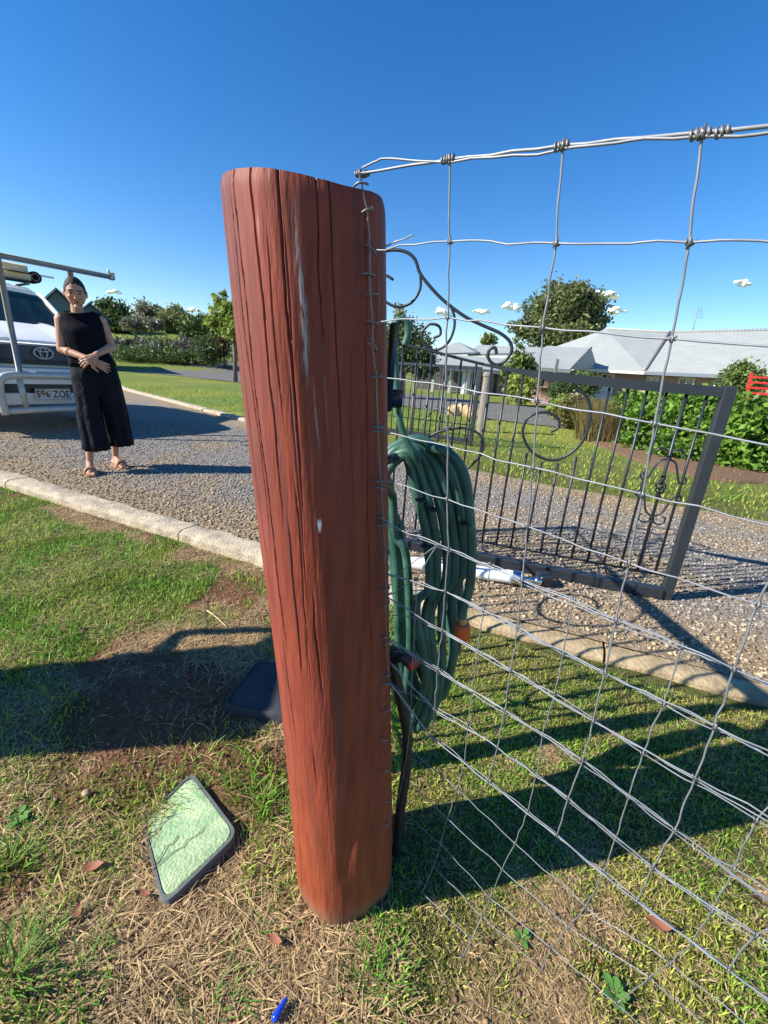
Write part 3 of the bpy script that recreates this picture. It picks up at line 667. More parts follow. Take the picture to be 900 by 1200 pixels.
#@@GATE
# ================================================================ BI-FOLD GATE LEAVES
def spiral(pts, n=5): return catmull(pts, n)
def leaf(name, origin, direction, length, label, s_end_bar, group='ornamental gate leaves'):
    """local x runs along the leaf, z up"""
    ang = math.atan2(direction[1], direction[0]); e = empty(name, origin, ang, label, 'gate', group); k = length / 1.88
    B = lambda: MB()
    def T(P, r, nm, n=7, flat=None, m=m_black, closed=False): return B().tube([(p[0] * k, 0, p[1]) for p in P], r, n, closed=closed).build(nm, m, e)
    # right stile and heavy sloping top rail that thins towards the scrolls
    B().box((.022, 0, .53), (.05, .05, 1.075), bev=.004).build('end_stile', m_blackrail, e, auto=30)
    rings = []
    for s, zt, hh, dd in [(.047, 1.063, .044, .045), (.4, 1.068, .044, .045), (.72, 1.076, .042, .042), (.80, 1.078, .038, .036), (.95, 1.086, .024, .022), (1.12, 1.102, .014, .014)]:
        rings.append([(s * k, -dd / 2, zt - hh), (s * k, dd / 2, zt - hh), (s * k, dd / 2, zt), (s * k, -dd / 2, zt)])
    B().loft(rings).build('top_rail', m_blackrail, e, auto=30)
    T(spiral([(1.12, 1.096), (1.25, 1.118), (1.40, 1.146), (1.55, 1.170), (1.70, 1.19), (1.86, 1.205)]), .0075, 'curved_top_bar')
    B().box((.95 * k, .012, .022), (1.86 * k - .05, .055, .058), bev=.004).build('base_rail', m_blackrail, e, auto=30)
    for s in (.18, .38, .62, .9, 1.2, 1.5): B().box((s * k, .012, .022), (.012, .062, .064)).build('base_band', m_black, e, smooth=False)
    T([(.047, .118), (1.86, .118)], .006, 'lower_bar')
    B().box((1.87 * k, 0, .62), (.035, .035, 1.2), bev=.003).build('hinge_stile', m_black, e, auto=30)
    n = 22; ztop = lambda s: 1.025 if s < .78 else np.interp(s, [.78, .95, 1.12, 1.25, 1.40, 1.55, 1.70, 1.86], [1.035, 1.062, 1.09, 1.112, 1.14, 1.163, 1.182, 1.2])
    for i in range(n):
        s = .098 + .0815 * i; big = i == 1
        if s > 1.84: break
        zt = ztop(s)
        if .57 < s < .86:        # cut short by the round scroll
            x_ = (s - .715) / .165; h_ = .135 * math.sqrt(max(0, 1 - x_ * x_)); segs = [(.118, .76 - h_)] if abs(x_) < 1 else [(.118, zt)]
        else: segs = [(.118, zt)]
        for z0, z1 in segs:
            m = B(); m.tube([(s * k, 0, z0), (s * k, 0, z1)], .0063 if not big else .0075, 8); m.build('bar', m_black, e)
    # big round scroll and the smaller one towards the fold
    T(spiral([(.66, 1.02), (.60, .975), (.562, .89), (.570, .77), (.628, .68), (.706, .642), (.805, .672), (.868, .76), (.857, .845), (.79, .882), (.72, .866), (.698, .82), (.732, .786)]), .0075, 'round_scroll')
    T(spiral([(1.40, .62), (1.37, .69), (1.29, .735), (1.173, .76), (1.09, .731), (1.062, .664), (1.085, .60), (1.161, .505), (1.24, .42), (1.30, .40)]), .0075, 'round_scroll')
    # swan neck above the top bar
    T(spiral([(1.86, 1.56), (1.80, 1.605), (1.68, 1.627), (1.592, 1.619), (1.538, 1.583), (1.505, 1.52), (1.439, 1.453), (1.355, 1.386), (1.244, 1.32), (1.152, 1.283), (1.061, 1.25), (1.006, 1.212), (.99, 1.165), (1.02, 1.113), (1.062, 1.098), (1.099, 1.125), (1.102, 1.165), (1.075, 1.18), (1.062, 1.15)]), [.0085] * 6 + [.0085] * 200 if False else .0085, 'swan_neck_scroll')
    T(spiral([(1.505, 1.52), (1.498, 1.449), (1.534, 1.387), (1.594, 1.361), (1.653, 1.368), (1.72, 1.41), (1.74, 1.47), (1.70, 1.51), (1.65, 1.49)]), .0075, 'inner_scroll')
    T(spiral([(1.33, 1.375), (1.302, 1.32), (1.297, 1.257), (1.323, 1.189), (1.384, 1.152), (1.448, 1.179), (1.466, 1.234), (1.430, 1.278), (1.378, 1.271), (1.366, 1.232), (1.400, 1.213)]), .0072, 'inner_scroll')
    # basket twist with four curled collars on the second bar
    s = .18; z = .575
    for a in range(4):
        P = [(s * k + .022 * math.sin(math.pi * t / 10) * math.cos(a * math.pi / 2 + t * .5), .022 * math.sin(math.pi * t / 10) * math.sin(a * math.pi / 2 + t * .5), z - .045 + .009 * t) for t in range(11)]
        B().tube(P, .004, 5).build('basket_wire', m_black, e)
    for zc in (z - .05, z + .05, z - .17, z + .15): B().box((s * k, 0, zc), (.022, .022, .022), bev=.003).build('collar', m_black, e)
    for sx in (-1, 1):
        T([(s + sx * q[0], q[1]) for q in spiral([(.0, z + .14), (.035, z + .125), (.06, z + .06), (.075, z + .03), (.095, z + .035), (.096, z + .055), (.08, z + .06)])], .005, 'collar_scroll')
        T([(s + sx * q[0], q[1]) for q in spiral([(.0, z - .155), (.035, z - .13), (.058, z - .06), (.075, z - .03), (.095, z - .035), (.096, z - .055), (.08, z - .06)])], .005, 'collar_scroll')
        T([(s + sx * q[0], q[1]) for q in spiral([(.0, z - .175), (.03, z - .19), (.055, z - .18), (.058, z - .155), (.045, z - .15)])], .0045, 'collar_scroll')
        T([(s + sx * q[0], q[1]) for q in spiral([(.0, z + .16), (.02, z + .185), (.045, z + .19), (.06, z + .17), (.05, z + .155)])], .0045, 'collar_scroll')
    # S scrolls between base rail and lower bar
    for i in range(7):
        s0 = .16 + i * .22
        T(spiral([(s0 + .03, .078), (s0, .062), (s0 - .02, .085), (s0, .112), (s0 + .05, .105), (s0 + .10, .066), (s0 + .15, .066), (s0 + .165, .092), (s0 + .135, .10)], 4), .0045, 'foot_scroll', 6)
    return e
gA = leaf('gate_leaf', (1.53, 2.02, .015), (-.95, .3122), 1.88, 'nearest black gate leaf with round scrolls and a thick grey stile at its right end', 22)
gC = leaf('gate_leaf', (-.075, .85, .015), (-.125, 1.0), 1.76, 'gate leaf folded back behind the red post, seen edge on', 22)

# gate opener arm
arm = empty('gate_opener', (.3, 2.2, .1), 0, 'white tubular gate opener arm with steel rod along the foot of the near gate leaf', 'gate opener')
oA = Vector(arm.location); pa = at(452, 655, 2.22); pb = at(612, 678, 2.05); pc = at(630, 681, 2.06)
MB().tube([pa - oA, pb - oA], .036, 20).build('tube', m_white, arm, auto=40)
MB().tube([pb - oA, pc - oA], .014, 12).build('rod', m_chrome, arm, auto=40)
MB().ellipsoid(pc - oA, (.026, .026, .026), 12, 8).build('rod_end', m_chrome, arm)
MB().box(pc - oA + Vector((.045, .03, .0)), (.07, .09, .06), bev=.006).build('bracket', m_black, arm, auto=30)
MB().tube([pa - oA + (pb - pa) * .93, pa - oA + (pb - pa) * .985], .0385, 20).build('end_collar', m_chrome, arm, auto=40)

# partner leaf across the driveway with fine bars
p0 = ground_at(553, 523); d2 = Vector((-.90, .43, 0)).normalized(); far = empty('far_gate_leaf', (p0.x, p0.y, .02), math.atan2(d2.y, d2.x), 'far black gate leaf of fine bars standing open on the lawn across the driveway', 'gate', 'ornamental gate leaves')
LF = 3.0; HF = at(567, 432, p0.y).z
MB().box((.03, 0, HF / 2), (.06, .05, HF), bev=.004).build('end_stile', m_blackrail, far, auto=30)
MB().box((LF / 2, 0, HF - .02), (LF - .06, .045, .045), bev=.004).build('top_rail', m_blackrail, far, auto=30)
MB().box((LF / 2, 0, .06), (LF - .06, .045, .06), bev=.004).build('base_rail', m_blackrail, far, auto=30)
MB().tube([(.06, 0, .30), (LF, 0, .30)], .008, 6).build('lower_bar', m_black, far)
bm = None
for i in range(28):
    if bm is None: o = MB().tube([(0, 0, .09), (0, 0, HF - .04)], .009, 6).build('bar', m_black, far); bm = o.data
    else: o = link(bpy.data.objects.new('bar', bm), far)
    o.location = (.13 + i * .1, 0, 0)
MB().tube([Vector((.55 + .22 * math.cos(t * .35), 0, .35 + .16 * math.sin(t * .35))) for t in range(15)], .012, 6).build('round_scroll', m_black, far)
# grey timber post beside it
gp = empty('timber_post', ground_at(563, 506), 0, 'grey weathered timber post with a cap standing beside the far gate leaf', 'post'); hgp = at(571, 436, gp.location.y).z
MB().tube([(0, 0, -.1), (0, 0, hgp * .93)], [.09, .085], 16).build('post_shaft', m_greywood, gp, auto=40)
MB().tube([(0, 0, hgp * .93), (0, 0, hgp * .97), (0, 0, hgp)], [.1, .1, .07], 16).build('post_cap', m_greywood, gp, auto=40)
#@@HOSE
# ================================================================ HOSE AND PIPE BY THE POST
hose = empty('garden_hose', (.05, .76, .3), 0, 'coiled dark green garden hose hanging behind the red post', 'garden hose'); ho = Vector(hose.location)
def HP(px, py, D=.75): return at(px, py, D)
# each strand is traced as one turn of the coil: top of the coil, right fall, bottom, left rise
def turn(xr, yb, xb, xl, ytop, D, k):
    j = lambda s: random.uniform(-s, s)
    P = [(449, ytop + 26 + j(5)), (462, ytop + 4), ((462 + xr) / 2 - 4, ytop + j(3)), (xr - 14, ytop + 34 + j(4)), (xr, ytop + 90), (xr + 1 + j(2), ytop + 150), (xr - 13 + j(4), yb - 130), ((xr + xb) / 2 + 3 + j(5), yb - 50), (xb, yb), (xb - 10, yb - 14), (xl + 10 + j(4), yb - 90), (xl + 3 + j(3), yb - 190), (xl - 5 + j(3), ytop + 90), (xl - 10, ytop + 45)]
    out = []
    for i, (a, b) in enumerate(P):
        side = .0 if i < 8 else .045
        out.append(HP(a, b, D + side + j(.004)) - ho)
    return catmull(out, 7, closed=True)
specs = [(549, 800, 516, 460, 521, .775), (541, 822, 512, 464, 519, .765), (530, 838, 506, 458, 524, .757), (520, 850, 498, 467, 527, .750), (509, 853, 490, 461, 532, .744), (500, 842, 484, 470, 538, .738), (536, 812, 521, 466, 523, .785)]
mb = MB()
for k, s in enumerate(specs): mb.tube(turn(*s, k), .0088, 10, closed=True)
mb.build('hose_coil', m_hose, hose)
P = [HP(a, b, D) - ho for a, b, D in [(545, 560, .735), (551, 610, .73), (553, 650, .73), (550, 690, .73), (543, 712, .727), (541.5, 724, .725)]]
MB().tube(catmull([HP(500, 524, .75) - ho, HP(528, 533, .74) - ho] + P, 6), .009, 10).build('hose_end', m_hose, hose)
f0 = HP(541.5, 722, .725) - ho; f1 = HP(542, 731, .725) - ho; f2 = HP(542.5, 749, .725) - ho
MB().tube([f0, f1], [.008, .009], 14).build('brass_coupling', m_brass, hose, auto=40)
mb = MB(); P = [f1.lerp(f2, t) for t in (0, .12, .3, .5, .7, .9, 1)]; mb.tube(P, [.012, .0155, .016, .015, .016, .015, .012], 16); mb.build('tap_connector', m_orange, hose, auto=30)
MB().tube(catmull([HP(x_, y_, .73) - ho for x_, y_ in [(492, 538), (478, 520), (468, 490), (465, 450), (462, 410), (463, 384), (468, 375), (476, 378), (478, 392), (474, 405)]], 6), [.0062] * 55, 8).build('hose_tail', m_hose, hose)
for i, (a, b, D) in enumerate([(493, 586, .728), (508, 597, .728), (546, 614, .724), (499, 640, .728), (490, 700, .745)]):
    c = HP(a, b, D) - ho; MB().tube([c + Vector((0, 0, -.0018)), c + Vector((.0004, 0, .0018))], .0104, 12).build('tie_band', m_poly, hose)
br = empty('hose_hanger', (.0, .68, .93), 0, 'dark steel hose hanger bracket fixed to the back of the red post', 'bracket'); bo = Vector(br.location)
MB().box(HP(458, 432, .70) - bo, (.012, .03, .13), bev=.003).build('back_plate', m_black, br)
MB().tube(catmull([HP(452, 540, .70) - bo, HP(470, 534, .76) - bo, HP(486, 536, .80) - bo, HP(492, 522, .82) - bo], 5), .008, 8).build('hook_arm', m_black, br)
MB().box(HP(461, 467, .71) - bo, (.03, .02, .028), bev=.003).build('latch', m_black, br)
pp = empty('poly_pipe', (.06, .7, 0), 0, 'black poly water pipe rising from the ground beside the red post to an elbow', 'water pipe'); po = Vector(pp.location)
MB().tube(catmull([at(464, 1010, .69) - po, at(469, 950, .70) - po, at(476, 900, .71) - po, at(477, 860, .715) - po, at(470, 820, .715) - po, at(462, 785, .71) - po, at(460, 760, .71) - po], 6), .011, 12).build('pipe', m_poly, pp)
MB().tube(catmull([at(460, 772, .71) - po, at(470, 768, .70) - po, at(480, 775, .70) - po], 4), .013, 12).build('elbow', m_poly, pp)
MB().tube([at(478, 770, .70) - po, at(484, 780, .70) - po], .0135, 12).build('red_collar', mat('red_plastic', (.35, .04, .03), .45), pp)
#@@LIDS
# ================================================================ VALVE BOX LIDS
def rr_poly(w_, h_, r_, n=6):
    P = []
    for cx_, cy_, a0 in [(w_ / 2 - r_, h_ / 2 - r_, 0), (-w_ / 2 + r_, h_ / 2 - r_, 90), (-w_ / 2 + r_, -h_ / 2 + r_, 180), (w_ / 2 - r_, -h_ / 2 + r_, 270)]:
        for k in range(n + 1): a = R(a0 + 90 * k / n); P.append((cx_ + r_ * math.cos(a), cy_ + r_ * math.sin(a)))
    return P
def quad_lid(name, corners, rr_, top, rim, h, label, lift=0, group=None):
    """rounded slab through four ground corners"""
    c = sum(corners, Vector()) / 4; e = empty(name, (c.x, c.y, 0), 0, label, 'valve box lid', group)
    def ring(shrink, z):
        P = []
        for i in range(4):
            p = corners[i]; a = corners[i - 1]; b = corners[(i + 1) % 4]; pa_ = p + (a - p).normalized() * rr_; pb_ = p + (b - p).normalized() * rr_
            for k in range(7):
                t = k / 6; q = pa_.lerp(p, t).lerp(p.lerp(pb_, t), t); q = c + (q - c) * (1 - shrink); P.append(Vector((q.x - c.x, q.y - c.y, z + lift * ((q - c).dot(Vector((.7, -.3, 0)))))))
        return P
    MB().loft([ring(0, -.05), ring(0, h - .004), ring(.018, h), ring(.075, h), ring(.09, h - .006), ring(.2, h - .007)]).build('rim', rim, e, auto=35)
    MB().loft([ring(.093, h - .03), ring(.093, h - .003), ring(.11, h - .0015)]).build('lid_panel', top, e, auto=35)
    return e
cs_ = [ground_at(165, 962), ground_at(225, 903), ground_at(281, 985), ground_at(192, 1072)]
cs_ = [Vector((p.x, p.y, 0)) for p in cs_]
gl = quad_lid('valve_box_lid', cs_, .03, m_lid, m_lidrim, .022, 'faded green valve box lid with grey edge half buried in the worn lawn', .13, 'irrigation valve box lids')
gl.location.z = -.011
# fine cracks and grass runners over the lid
r_ = random.Random(4)
for i in range(3):
    a = cs_[0].lerp(cs_[3], r_.uniform(.1, .9)); b = cs_[1].lerp(cs_[2], r_.uniform(.1, .9)); L = r_.uniform(.35, .8)
    P = []
    for k in range(9):
        q = a.lerp(b, L * k / 8); P.append((q.x - gl.location.x + r_.gauss(0, .003), q.y - gl.location.y + r_.gauss(0, .003), .0285 + .13 * ((q - Vector(gl.location)).dot(Vector((.7, -.3, 0)))) - .005))
    MB().tube(P, [.0008] * 8 + [.0003], 4).build('grass_runner', m_trunk if i % 2 else m_grass if False else m_trunk, gl)
bs_ = [ground_at(260, 834), ground_at(302, 781), ground_at(372, 792), ground_at(342, 851)]
bs_ = [Vector((p.x, p.y, 0)) for p in bs_]
quad_lid('valve_box_lid', bs_, .03, m_blid, m_blid, .03, 'dark black valve box lid just left of the red post, half in shadow', 0, 'irrigation valve box lids')
# straw mat creeping over the left side of the green lid
def litter(name, mat_, pts, label, cat, s=(.02, .012)):
    for i, (px, py, sc_, lab) in enumerate(pts):
        p = ground_at(px, py); e = MB(); a = random.uniform(0, 6.28); u_ = Vector((math.cos(a), math.sin(a), .15)); v_ = Vector((-math.sin(a), math.cos(a), .1)); L = .02 * sc_; vs = []; fs = []
        for k, (t, w_) in enumerate([(-1, .05), (-.5, .35), (0, .45), (.5, .33), (1, .04)]):
            c = u_ * L * t + Vector((0, 0, .004 + .25 * L * t * t)); vs += [c - v_ * L * w_ + Vector((0, 0, .1 * L)), c, c + v_ * L * w_ + Vector((0, 0, .12 * L))]
            if k: b = 3 * k; fs += [(b - 3, b - 2, b + 1, b), (b - 2, b - 1, b + 2, b + 1)]
        o = e.add(vs, fs).build(name, mat_, None); o.location = (p.x, p.y, gz(p.x, p.y) + .012); tag(o, lab, cat, 'dead leaves on the lawn')
m_dead = mat('dead_leaf', (.26, .10, .05), .7, var=.2)
litter('dead_leaf', m_dead, [(771, 1086, 1.3, 'red-brown dead leaf on the turf under the mesh at right'), (110, 1020, 1.1, 'pale brown dead leaf left of the green lid'), (90, 1080, .9, 'small orange-brown dead leaf below left of the green lid'), (168, 1052, .8, 'orange dead leaf touching the lower end of the green lid'), (322, 1105, .8, 'dead leaf left of the foot of the red post'), (302, 880, .7, 'dark dead leaf below the black lid')], '', 'leaf')
o = MB().capsule((0, 0, 0), (.012, .02, .004), .007, .0035, 12).build('plastic_stub', m_blue, None); q = ground_at(323, 1193); o.location = (q.x, q.y, gz(q.x, q.y) + .014); tag(o, 'small shiny blue plastic stub in the grass at the bottom edge', 'plastic bit')
o = MB().ellipsoid((0, 0, 0), (.011, .009, .007), 10, 7).build('pebble', m_concd, None); q = ground_at(102, 934); o.location = (q.x, q.y, gz(q.x, q.y) + .01); tag(o, 'small grey pebble on bare soil above left of the green lid', 'pebble')
# twigs on the worn ground by the kerb
for i, (a, b, lab) in enumerate([((238, 705), (240, 747), 'dark twig on the worn lawn near the kerb'), ((243, 718), (266, 737), 'pale twig beside the dark twig near the kerb')]):
    p, q = ground_at(*a), ground_at(*b); m_ = (p + q) / 2; o = MB().tube(catmull([p - m_, (p - m_) * .3 + Vector((.004, 0, .002)), q - m_], 4), [.0032 - .0002 * k for k in range(9)], 6).build('twig', m_trunk if i == 0 else m_wood); o.location = (m_.x, m_.y, gz(m_.x, m_.y) + .006); tag(o, lab, 'twig', 'twigs on the lawn')
#@@CAR
# ================================================================ CAR
CO = Vector((-4.323, 5.5, 0)); CT = R(56)
car = empty('four_wheel_drive', CO, CT, 'white four-wheel drive with bull bar parked on the gravel behind the woman', 'car')
def sec(v, half, z0, z1, crown=0, n=9, inset=.0):
    """cross-section ring at depth v: sill up to shoulder, crowned top"""
    P = [(-half + .04, v, z0), (-half, v, z0 + .1), (-half, v, z1 - .12), (-half + .05, v, z1 - .03)]
    for k in range(n): t = k / (n - 1) * 2 - 1; P.append((t * (half - .09), v + 0, z1 + crown * (1 - t * t)))
    P += [(half - .05, v, z1 - .03), (half, v, z1 - .12), (half, v, z0 + .1), (half - .04, v, z0)]
    return P
# body: lower shell from nose to tail
B = [sec(.06, .70, .52, .96, .02), sec(.10, .80, .50, 1.06, .025), sec(.30, .90, .46, 1.13, .035), sec(.7, .93, .44, 1.20, .04), sec(1.15, .94, .42, 1.27, .04), sec(1.5, .94, .42, 1.29, .03), sec(2.6, .94, .42, 1.28, .0), sec(4.0, .93, .44, 1.26, 0), sec(4.45, .88, .5, 1.2, 0)]
MB().loft(B).build('body', m_car, car, auto=40)
# bonnet: raised panel over the engine with scoop-like crease
bl = []
for v, half, z, cr in [(.085, .60, 1.075, .03), (.14, .66, 1.10, .035), (.4, .72, 1.165, .045), (.8, .75, 1.245, .05), (1.12, .76, 1.30, .05)]:
    P = [(-half, v, z - .05)] + [(t * half, v, z + cr * (1 - t * t) + (.02 if abs(abs(t) - .55) < .12 else 0)) for t in np.linspace(-1, 1, 17)] + [(half, v, z - .05)]
    bl.append(P)
MB().loft(bl).build('bonnet', m_car, car, auto=50)
# cabin
def cab(v, hb, ht, zb, zt): return [(-hb, v, zb), (-ht, v, zt - .05), (-ht + .08, v, zt), (0, v, zt + .03), (ht - .08, v, zt), (ht, v, zt - .05), (hb, v, zb)]
pillar = m_car
roof = [cab(1.80, .66, .64, 1.76, 1.815), cab(1.95, .68, .66, 1.78, 1.865), cab(2.6, .70, .68, 1.8, 1.90), cab(3.8, .70, .68, 1.8, 1.89), cab(4.25, .68, .66, 1.76, 1.85)]
rf = MB().loft(roof).build('roof', m_car, car, auto=40)
for sx in (-1, 1):
    MB().tube([(sx * .80, 1.10, 1.29), (sx * .73, 1.45, 1.53), (sx * .67, 1.84, 1.79)], [.035, .032, .03], 8).build('windscreen_pillar', m_car, car)
    for v in (2.65, 3.7): MB().tube([(sx * .86, v, 1.27), (sx * .70, v + .02, 1.82)], .04, 6).build('door_pillar', m_car, car)
    MB().add([(sx * .86, 1.32, 1.28), (sx * .87, 4.3, 1.26), (sx * .69, 4.2, 1.81), (sx * .69, 1.9, 1.81), (sx * .85, 1.35, 1.27), (sx * .855, 4.28, 1.25), (sx * .67, 4.18, 1.80), (sx * .67, 1.92, 1.80)], [(0, 1, 2, 3), (7, 6, 5, 4), (0, 4, 5, 1), (2, 6, 7, 3)]).build('side_glass', m_glass, car, smooth=False)
    MB().box((sx * .86, 1.55, 1.335), (.2, .10, .14), bev=.03).build('wing_mirror', m_grille, car)
    for v in (.98, 3.6):
        wv = MB().tube([(sx * .82 - .12, v, .38), (sx * .82 - .09, v, .38), (sx * .82 + .09, v, .38), (sx * .82 + .12, v, .38)], [.33, .38, .38, .33], 28).build('tyre', m_rub, car, auto=40)
        MB().tube([(sx * .82 + sx * .09, v, .38), (sx * .82 + sx * .125, v, .38)], [.24, .22], 20).build('rim', m_alu, wv, auto=40)
    MB().add([(sx * .50, .10, .84), (sx * .50, .075, 1.03), (sx * .84, .19, 1.05), (sx * .86, .20, .88), (sx * .50, .02, .84), (sx * .50, .02, 1.03), (sx * .84, .12, 1.05), (sx * .86, .13, .88)], [(4, 5, 6, 7), (0, 3, 2, 1), (0, 1, 5, 4), (1, 2, 6, 5), (2, 3, 7, 6), (3, 0, 4, 7)]).build('headlight', mat('lamp_lens', (.55, .58, .6), .1, metal=.3), car, smooth=False)
# windscreen
ws = MB(); W1 = []; W2 = []
for t in np.linspace(-1, 1, 9):
    W1.append((t * .79, 1.12 + .10 * t * t - .04, 1.315)); W2.append((t * .655, 1.80 + .04 * t * t, 1.785))
ws.add(W1 + W2 + [(p[0], p[1] + .02, p[2] - .01) for p in W1 + W2], [(k, k + 1, k + 10, k + 9) for k in range(8)] + [(k + 27, k + 28, k + 19, k + 18) for k in range(8)]).build('windscreen', m_glass, car)
MB().tube([(-.80, 1.06, 1.31), (0, 1.02, 1.335), (.80, 1.06, 1.31)], .02, 6).build('cowl_strip', m_grille, car)
for x0 in (-.55, .12): MB().tube([(x0, 1.06, 1.34), (x0 + .52, 1.12, 1.355)], .008, 5).build('wiper', m_grille, car)
# front: grille, emblem, bumper
MB().loft([[(-.50, .06, .82), (.50, .06, .82), (.52, .06, 1.045), (-.52, .06, 1.045)], [(-.48, -.005, .83), (.48, -.005, .83), (.50, .01, 1.035), (-.50, .01, 1.035)]]).build('grille', m_grille, car, auto=30)
for z in (.85, .875): MB().box((0, -.008, z), (.92, .014, .008), bev=.002).build('grille_bar', m_grille, car)
MB().box((0, .02, 1.062), (1.06, .06, .026), bev=.008).build('grille_surround', m_car, car)
em = MB(); el = lambda a, b, cx_=0, cz_=0, n=24: [(cx_ + a * math.cos(2 * math.pi * k / n), -.028, cz_ + b * math.sin(2 * math.pi * k / n)) for k in range(n)]
em.tube(el(.098, .066, 0, .965), .0085, 6, closed=True); em.tube(el(.036, .060, 0, .965), .007, 6, closed=True); em.tube(el(.070, .022, 0, 1.004), .007, 6, closed=True); em.build('emblem', m_alu, car)
MB().loft([[(-.86, .10, .60), (-.84, .04, .80), (.84, .04, .80), (.86, .10, .60)], [(-.84, -.02, .60), (-.80, -.04, .78), (.80, -.04, .78), (.84, -.02, .60)]]).build('bumper', m_car, car, auto=40)
MB().loft([[(-.88, .12, .34), (-.88, .06, .50), (.88, .06, .50), (.88, .12, .34)], [(-.82, .0, .36), (-.84, -.05, .49), (.84, -.05, .49), (.82, .0, .36)]]).build('lower_bumper', m_car, car, auto=40)
MB().box((0, .05, .55), (1.5, .08, .12)).build('intake_slot', m_grille, car, smooth=False)
# bull bar
TB = lambda P, r, nm, m=m_alu, n=12: MB().tube(P, r, n).build(nm, m, car)
TB(catmull([(-.53, -.22, .27), (-.55, -.24, .50), (-.52, -.25, .66), (-.42, -.26, .71), (-.2, -.26, .715), (.2, -.26, .715), (.42, -.26, .71), (.52, -.25, .66), (.55, -.24, .50), (.53, -.22, .27)], 5), .043, 'bull_bar_hoop')
TB([(-.53, -.22, .31), (0, -.24, .32), (.53, -.22, .31)], .036, 'bull_bar_lower_tube')
for sx in (-1, 1):
    TB([(sx * .35, -.25, .69), (sx * .33, -.23, .34)], .03, 'bull_bar_strut')
    TB([(sx * .52, -.2, .40), (sx * .5, .1, .42)], .03, 'bull_bar_mount', m_alud)
    MB().box((sx * .335, -.25, 1.32), (.05, .05, 1.18), bev=.004).build('rack_post', m_alud, car)
MB().box((0, -.25, 1.935), (1.62, .05, .055), bev=.004).build('rack_crossbar', m_alud, car)
for sx in (-1, 1):
    MB().box((sx * .80, -.25, 1.945), (.05, .075, .085), bev=.006).build('crossbar_end', m_alu, car)
    MB().tube([(sx * .77, -.25, 1.975), (sx * .77, -.25, 2.02)], .012, 8).build('crossbar_pin', m_alu, car)
# number plate
pl = MB().box((.012, -.085, .485), (.372, .012, .134), bev=.004).build('number_plate', m_plate, car)
def text_part(txt, size, loc, rot, m, parent, name, ext=.002, sx=1.0):
    c = bpy.data.curves.new(name, 'FONT'); c.body = txt; c.size = size; c.extrude = ext; c.align_x = 'CENTER'; c.align_y = 'CENTER'; c.space_character = 1.08; c.offset = .0012
    t = bpy.data.objects.new('tmp', c); link(t); dg = bpy.context.evaluated_depsgraph_get(); me = bpy.data.meshes.new_from_object(t.evaluated_get(dg)); bpy.data.objects.remove(t)
    me.materials.clear(); me.materials.append(m); o = bpy.data.objects.new(name, me); link(o, parent); o.location = loc; o.rotation_euler = rot; o.scale = (sx, 1, 1); return o
text_part('596·ZOE', .112, (.010, -.0935, .481), (R(90), 0, 0), m_ink, pl, 'plate_lettering', sx=.80)
for x_ in (-.09, .11): MB().tube([(x_, -.095, .54), (x_, -.088, .54)], .006, 8).build('plate_bolt', m_grille, pl)
for sx in (-1, 1): MB().tube([(sx * .62, 2.0, 1.93), (sx * .62, 4.1, 1.93)], .018, 8).build('roof_rail', m_alud, car)
for v in (2.15, 3.0, 3.9): MB().box((0, v, 1.965), (1.36, .05, .035), bev=.006).build('roof_bar', m_grille, car)
MB().box((1.05, 3.5, 2.25), (.9, .035, .03)).build('rear_rack_bar', m_car, car)
for sx in (.66, 1.45): MB().box((sx, 3.52, 1.6), (.03, .03, 1.3)).build('rear_rack_post', m_alud, car) if sx < 1 else None
def on_car(u_, v_, z_): m_ = Matrix.Rotation(CT, 3, 'Z'); return CO + m_ @ Vector((u_, v_, z_))
o = MB().box((0, 0, 0), (1.15, .45, .09), bev=.006).build('timber_board', m_wood, None); o.location = on_car(.13, 2.35, 2.035 ); o.rotation_euler = (0, 0, CT); tag(o, 'pale timber boards lashed on the roof bars of the white car', 'timber')
o = MB().box((0, 0, 0), (.30, .47, .10), bev=.006).build('timber_offcut', m_wood, None); o.location = on_car(.5, 2.28, 2.135); o.rotation_euler = (0, 0, CT + .05); tag(o, 'short pale timber block on top of the boards on the car roof', 'timber')
o = empty('strap_roll', on_car(.79, 2.3, 2.06), CT, 'dark rolled tie-down strap at the end of the roof timber', 'strap')
for k, rr_ in enumerate((.085, .062, .04)): MB().tube([(0, -.09 - .004 * k, 0), (0, .09 + .004 * k, 0)], rr_, 16).build('strap_coil', m_top if k != 1 else m_trunk, o, auto=40)
#@@WOMAN
# ================================================================ WOMAN
wm = empty('person', (-2.61, 3.80, 0), R(34.8), 'woman in a sleeveless navy top and wide cropped trousers standing with clasped hands', 'person')
sk = MB()
# local: x to viewer's right, y away, z up
sh = {'L': (-.142, .015, 1.262), 'R': (.134, .015, 1.282)}; el_ = {'L': (-.168, .005, 1.035), 'R': (.192, -.0, 1.085)}
wr = {'L': (.020, -.185, .968), 'R': (.062, -.165, 1.010)}
for s in 'LR':
    sk.capsule(sh[s], el_[s], .044, .034); sk.capsule(el_[s], wr[s], .034, .0225)
    sk.ellipsoid(sh[s], (.046, .044, .046), 12, 8)
    a, b = Vector(el_[s]), Vector(wr[s]); sk.ellipsoid(a.lerp(b, .25), (.036, .036, .036), 12, 8)
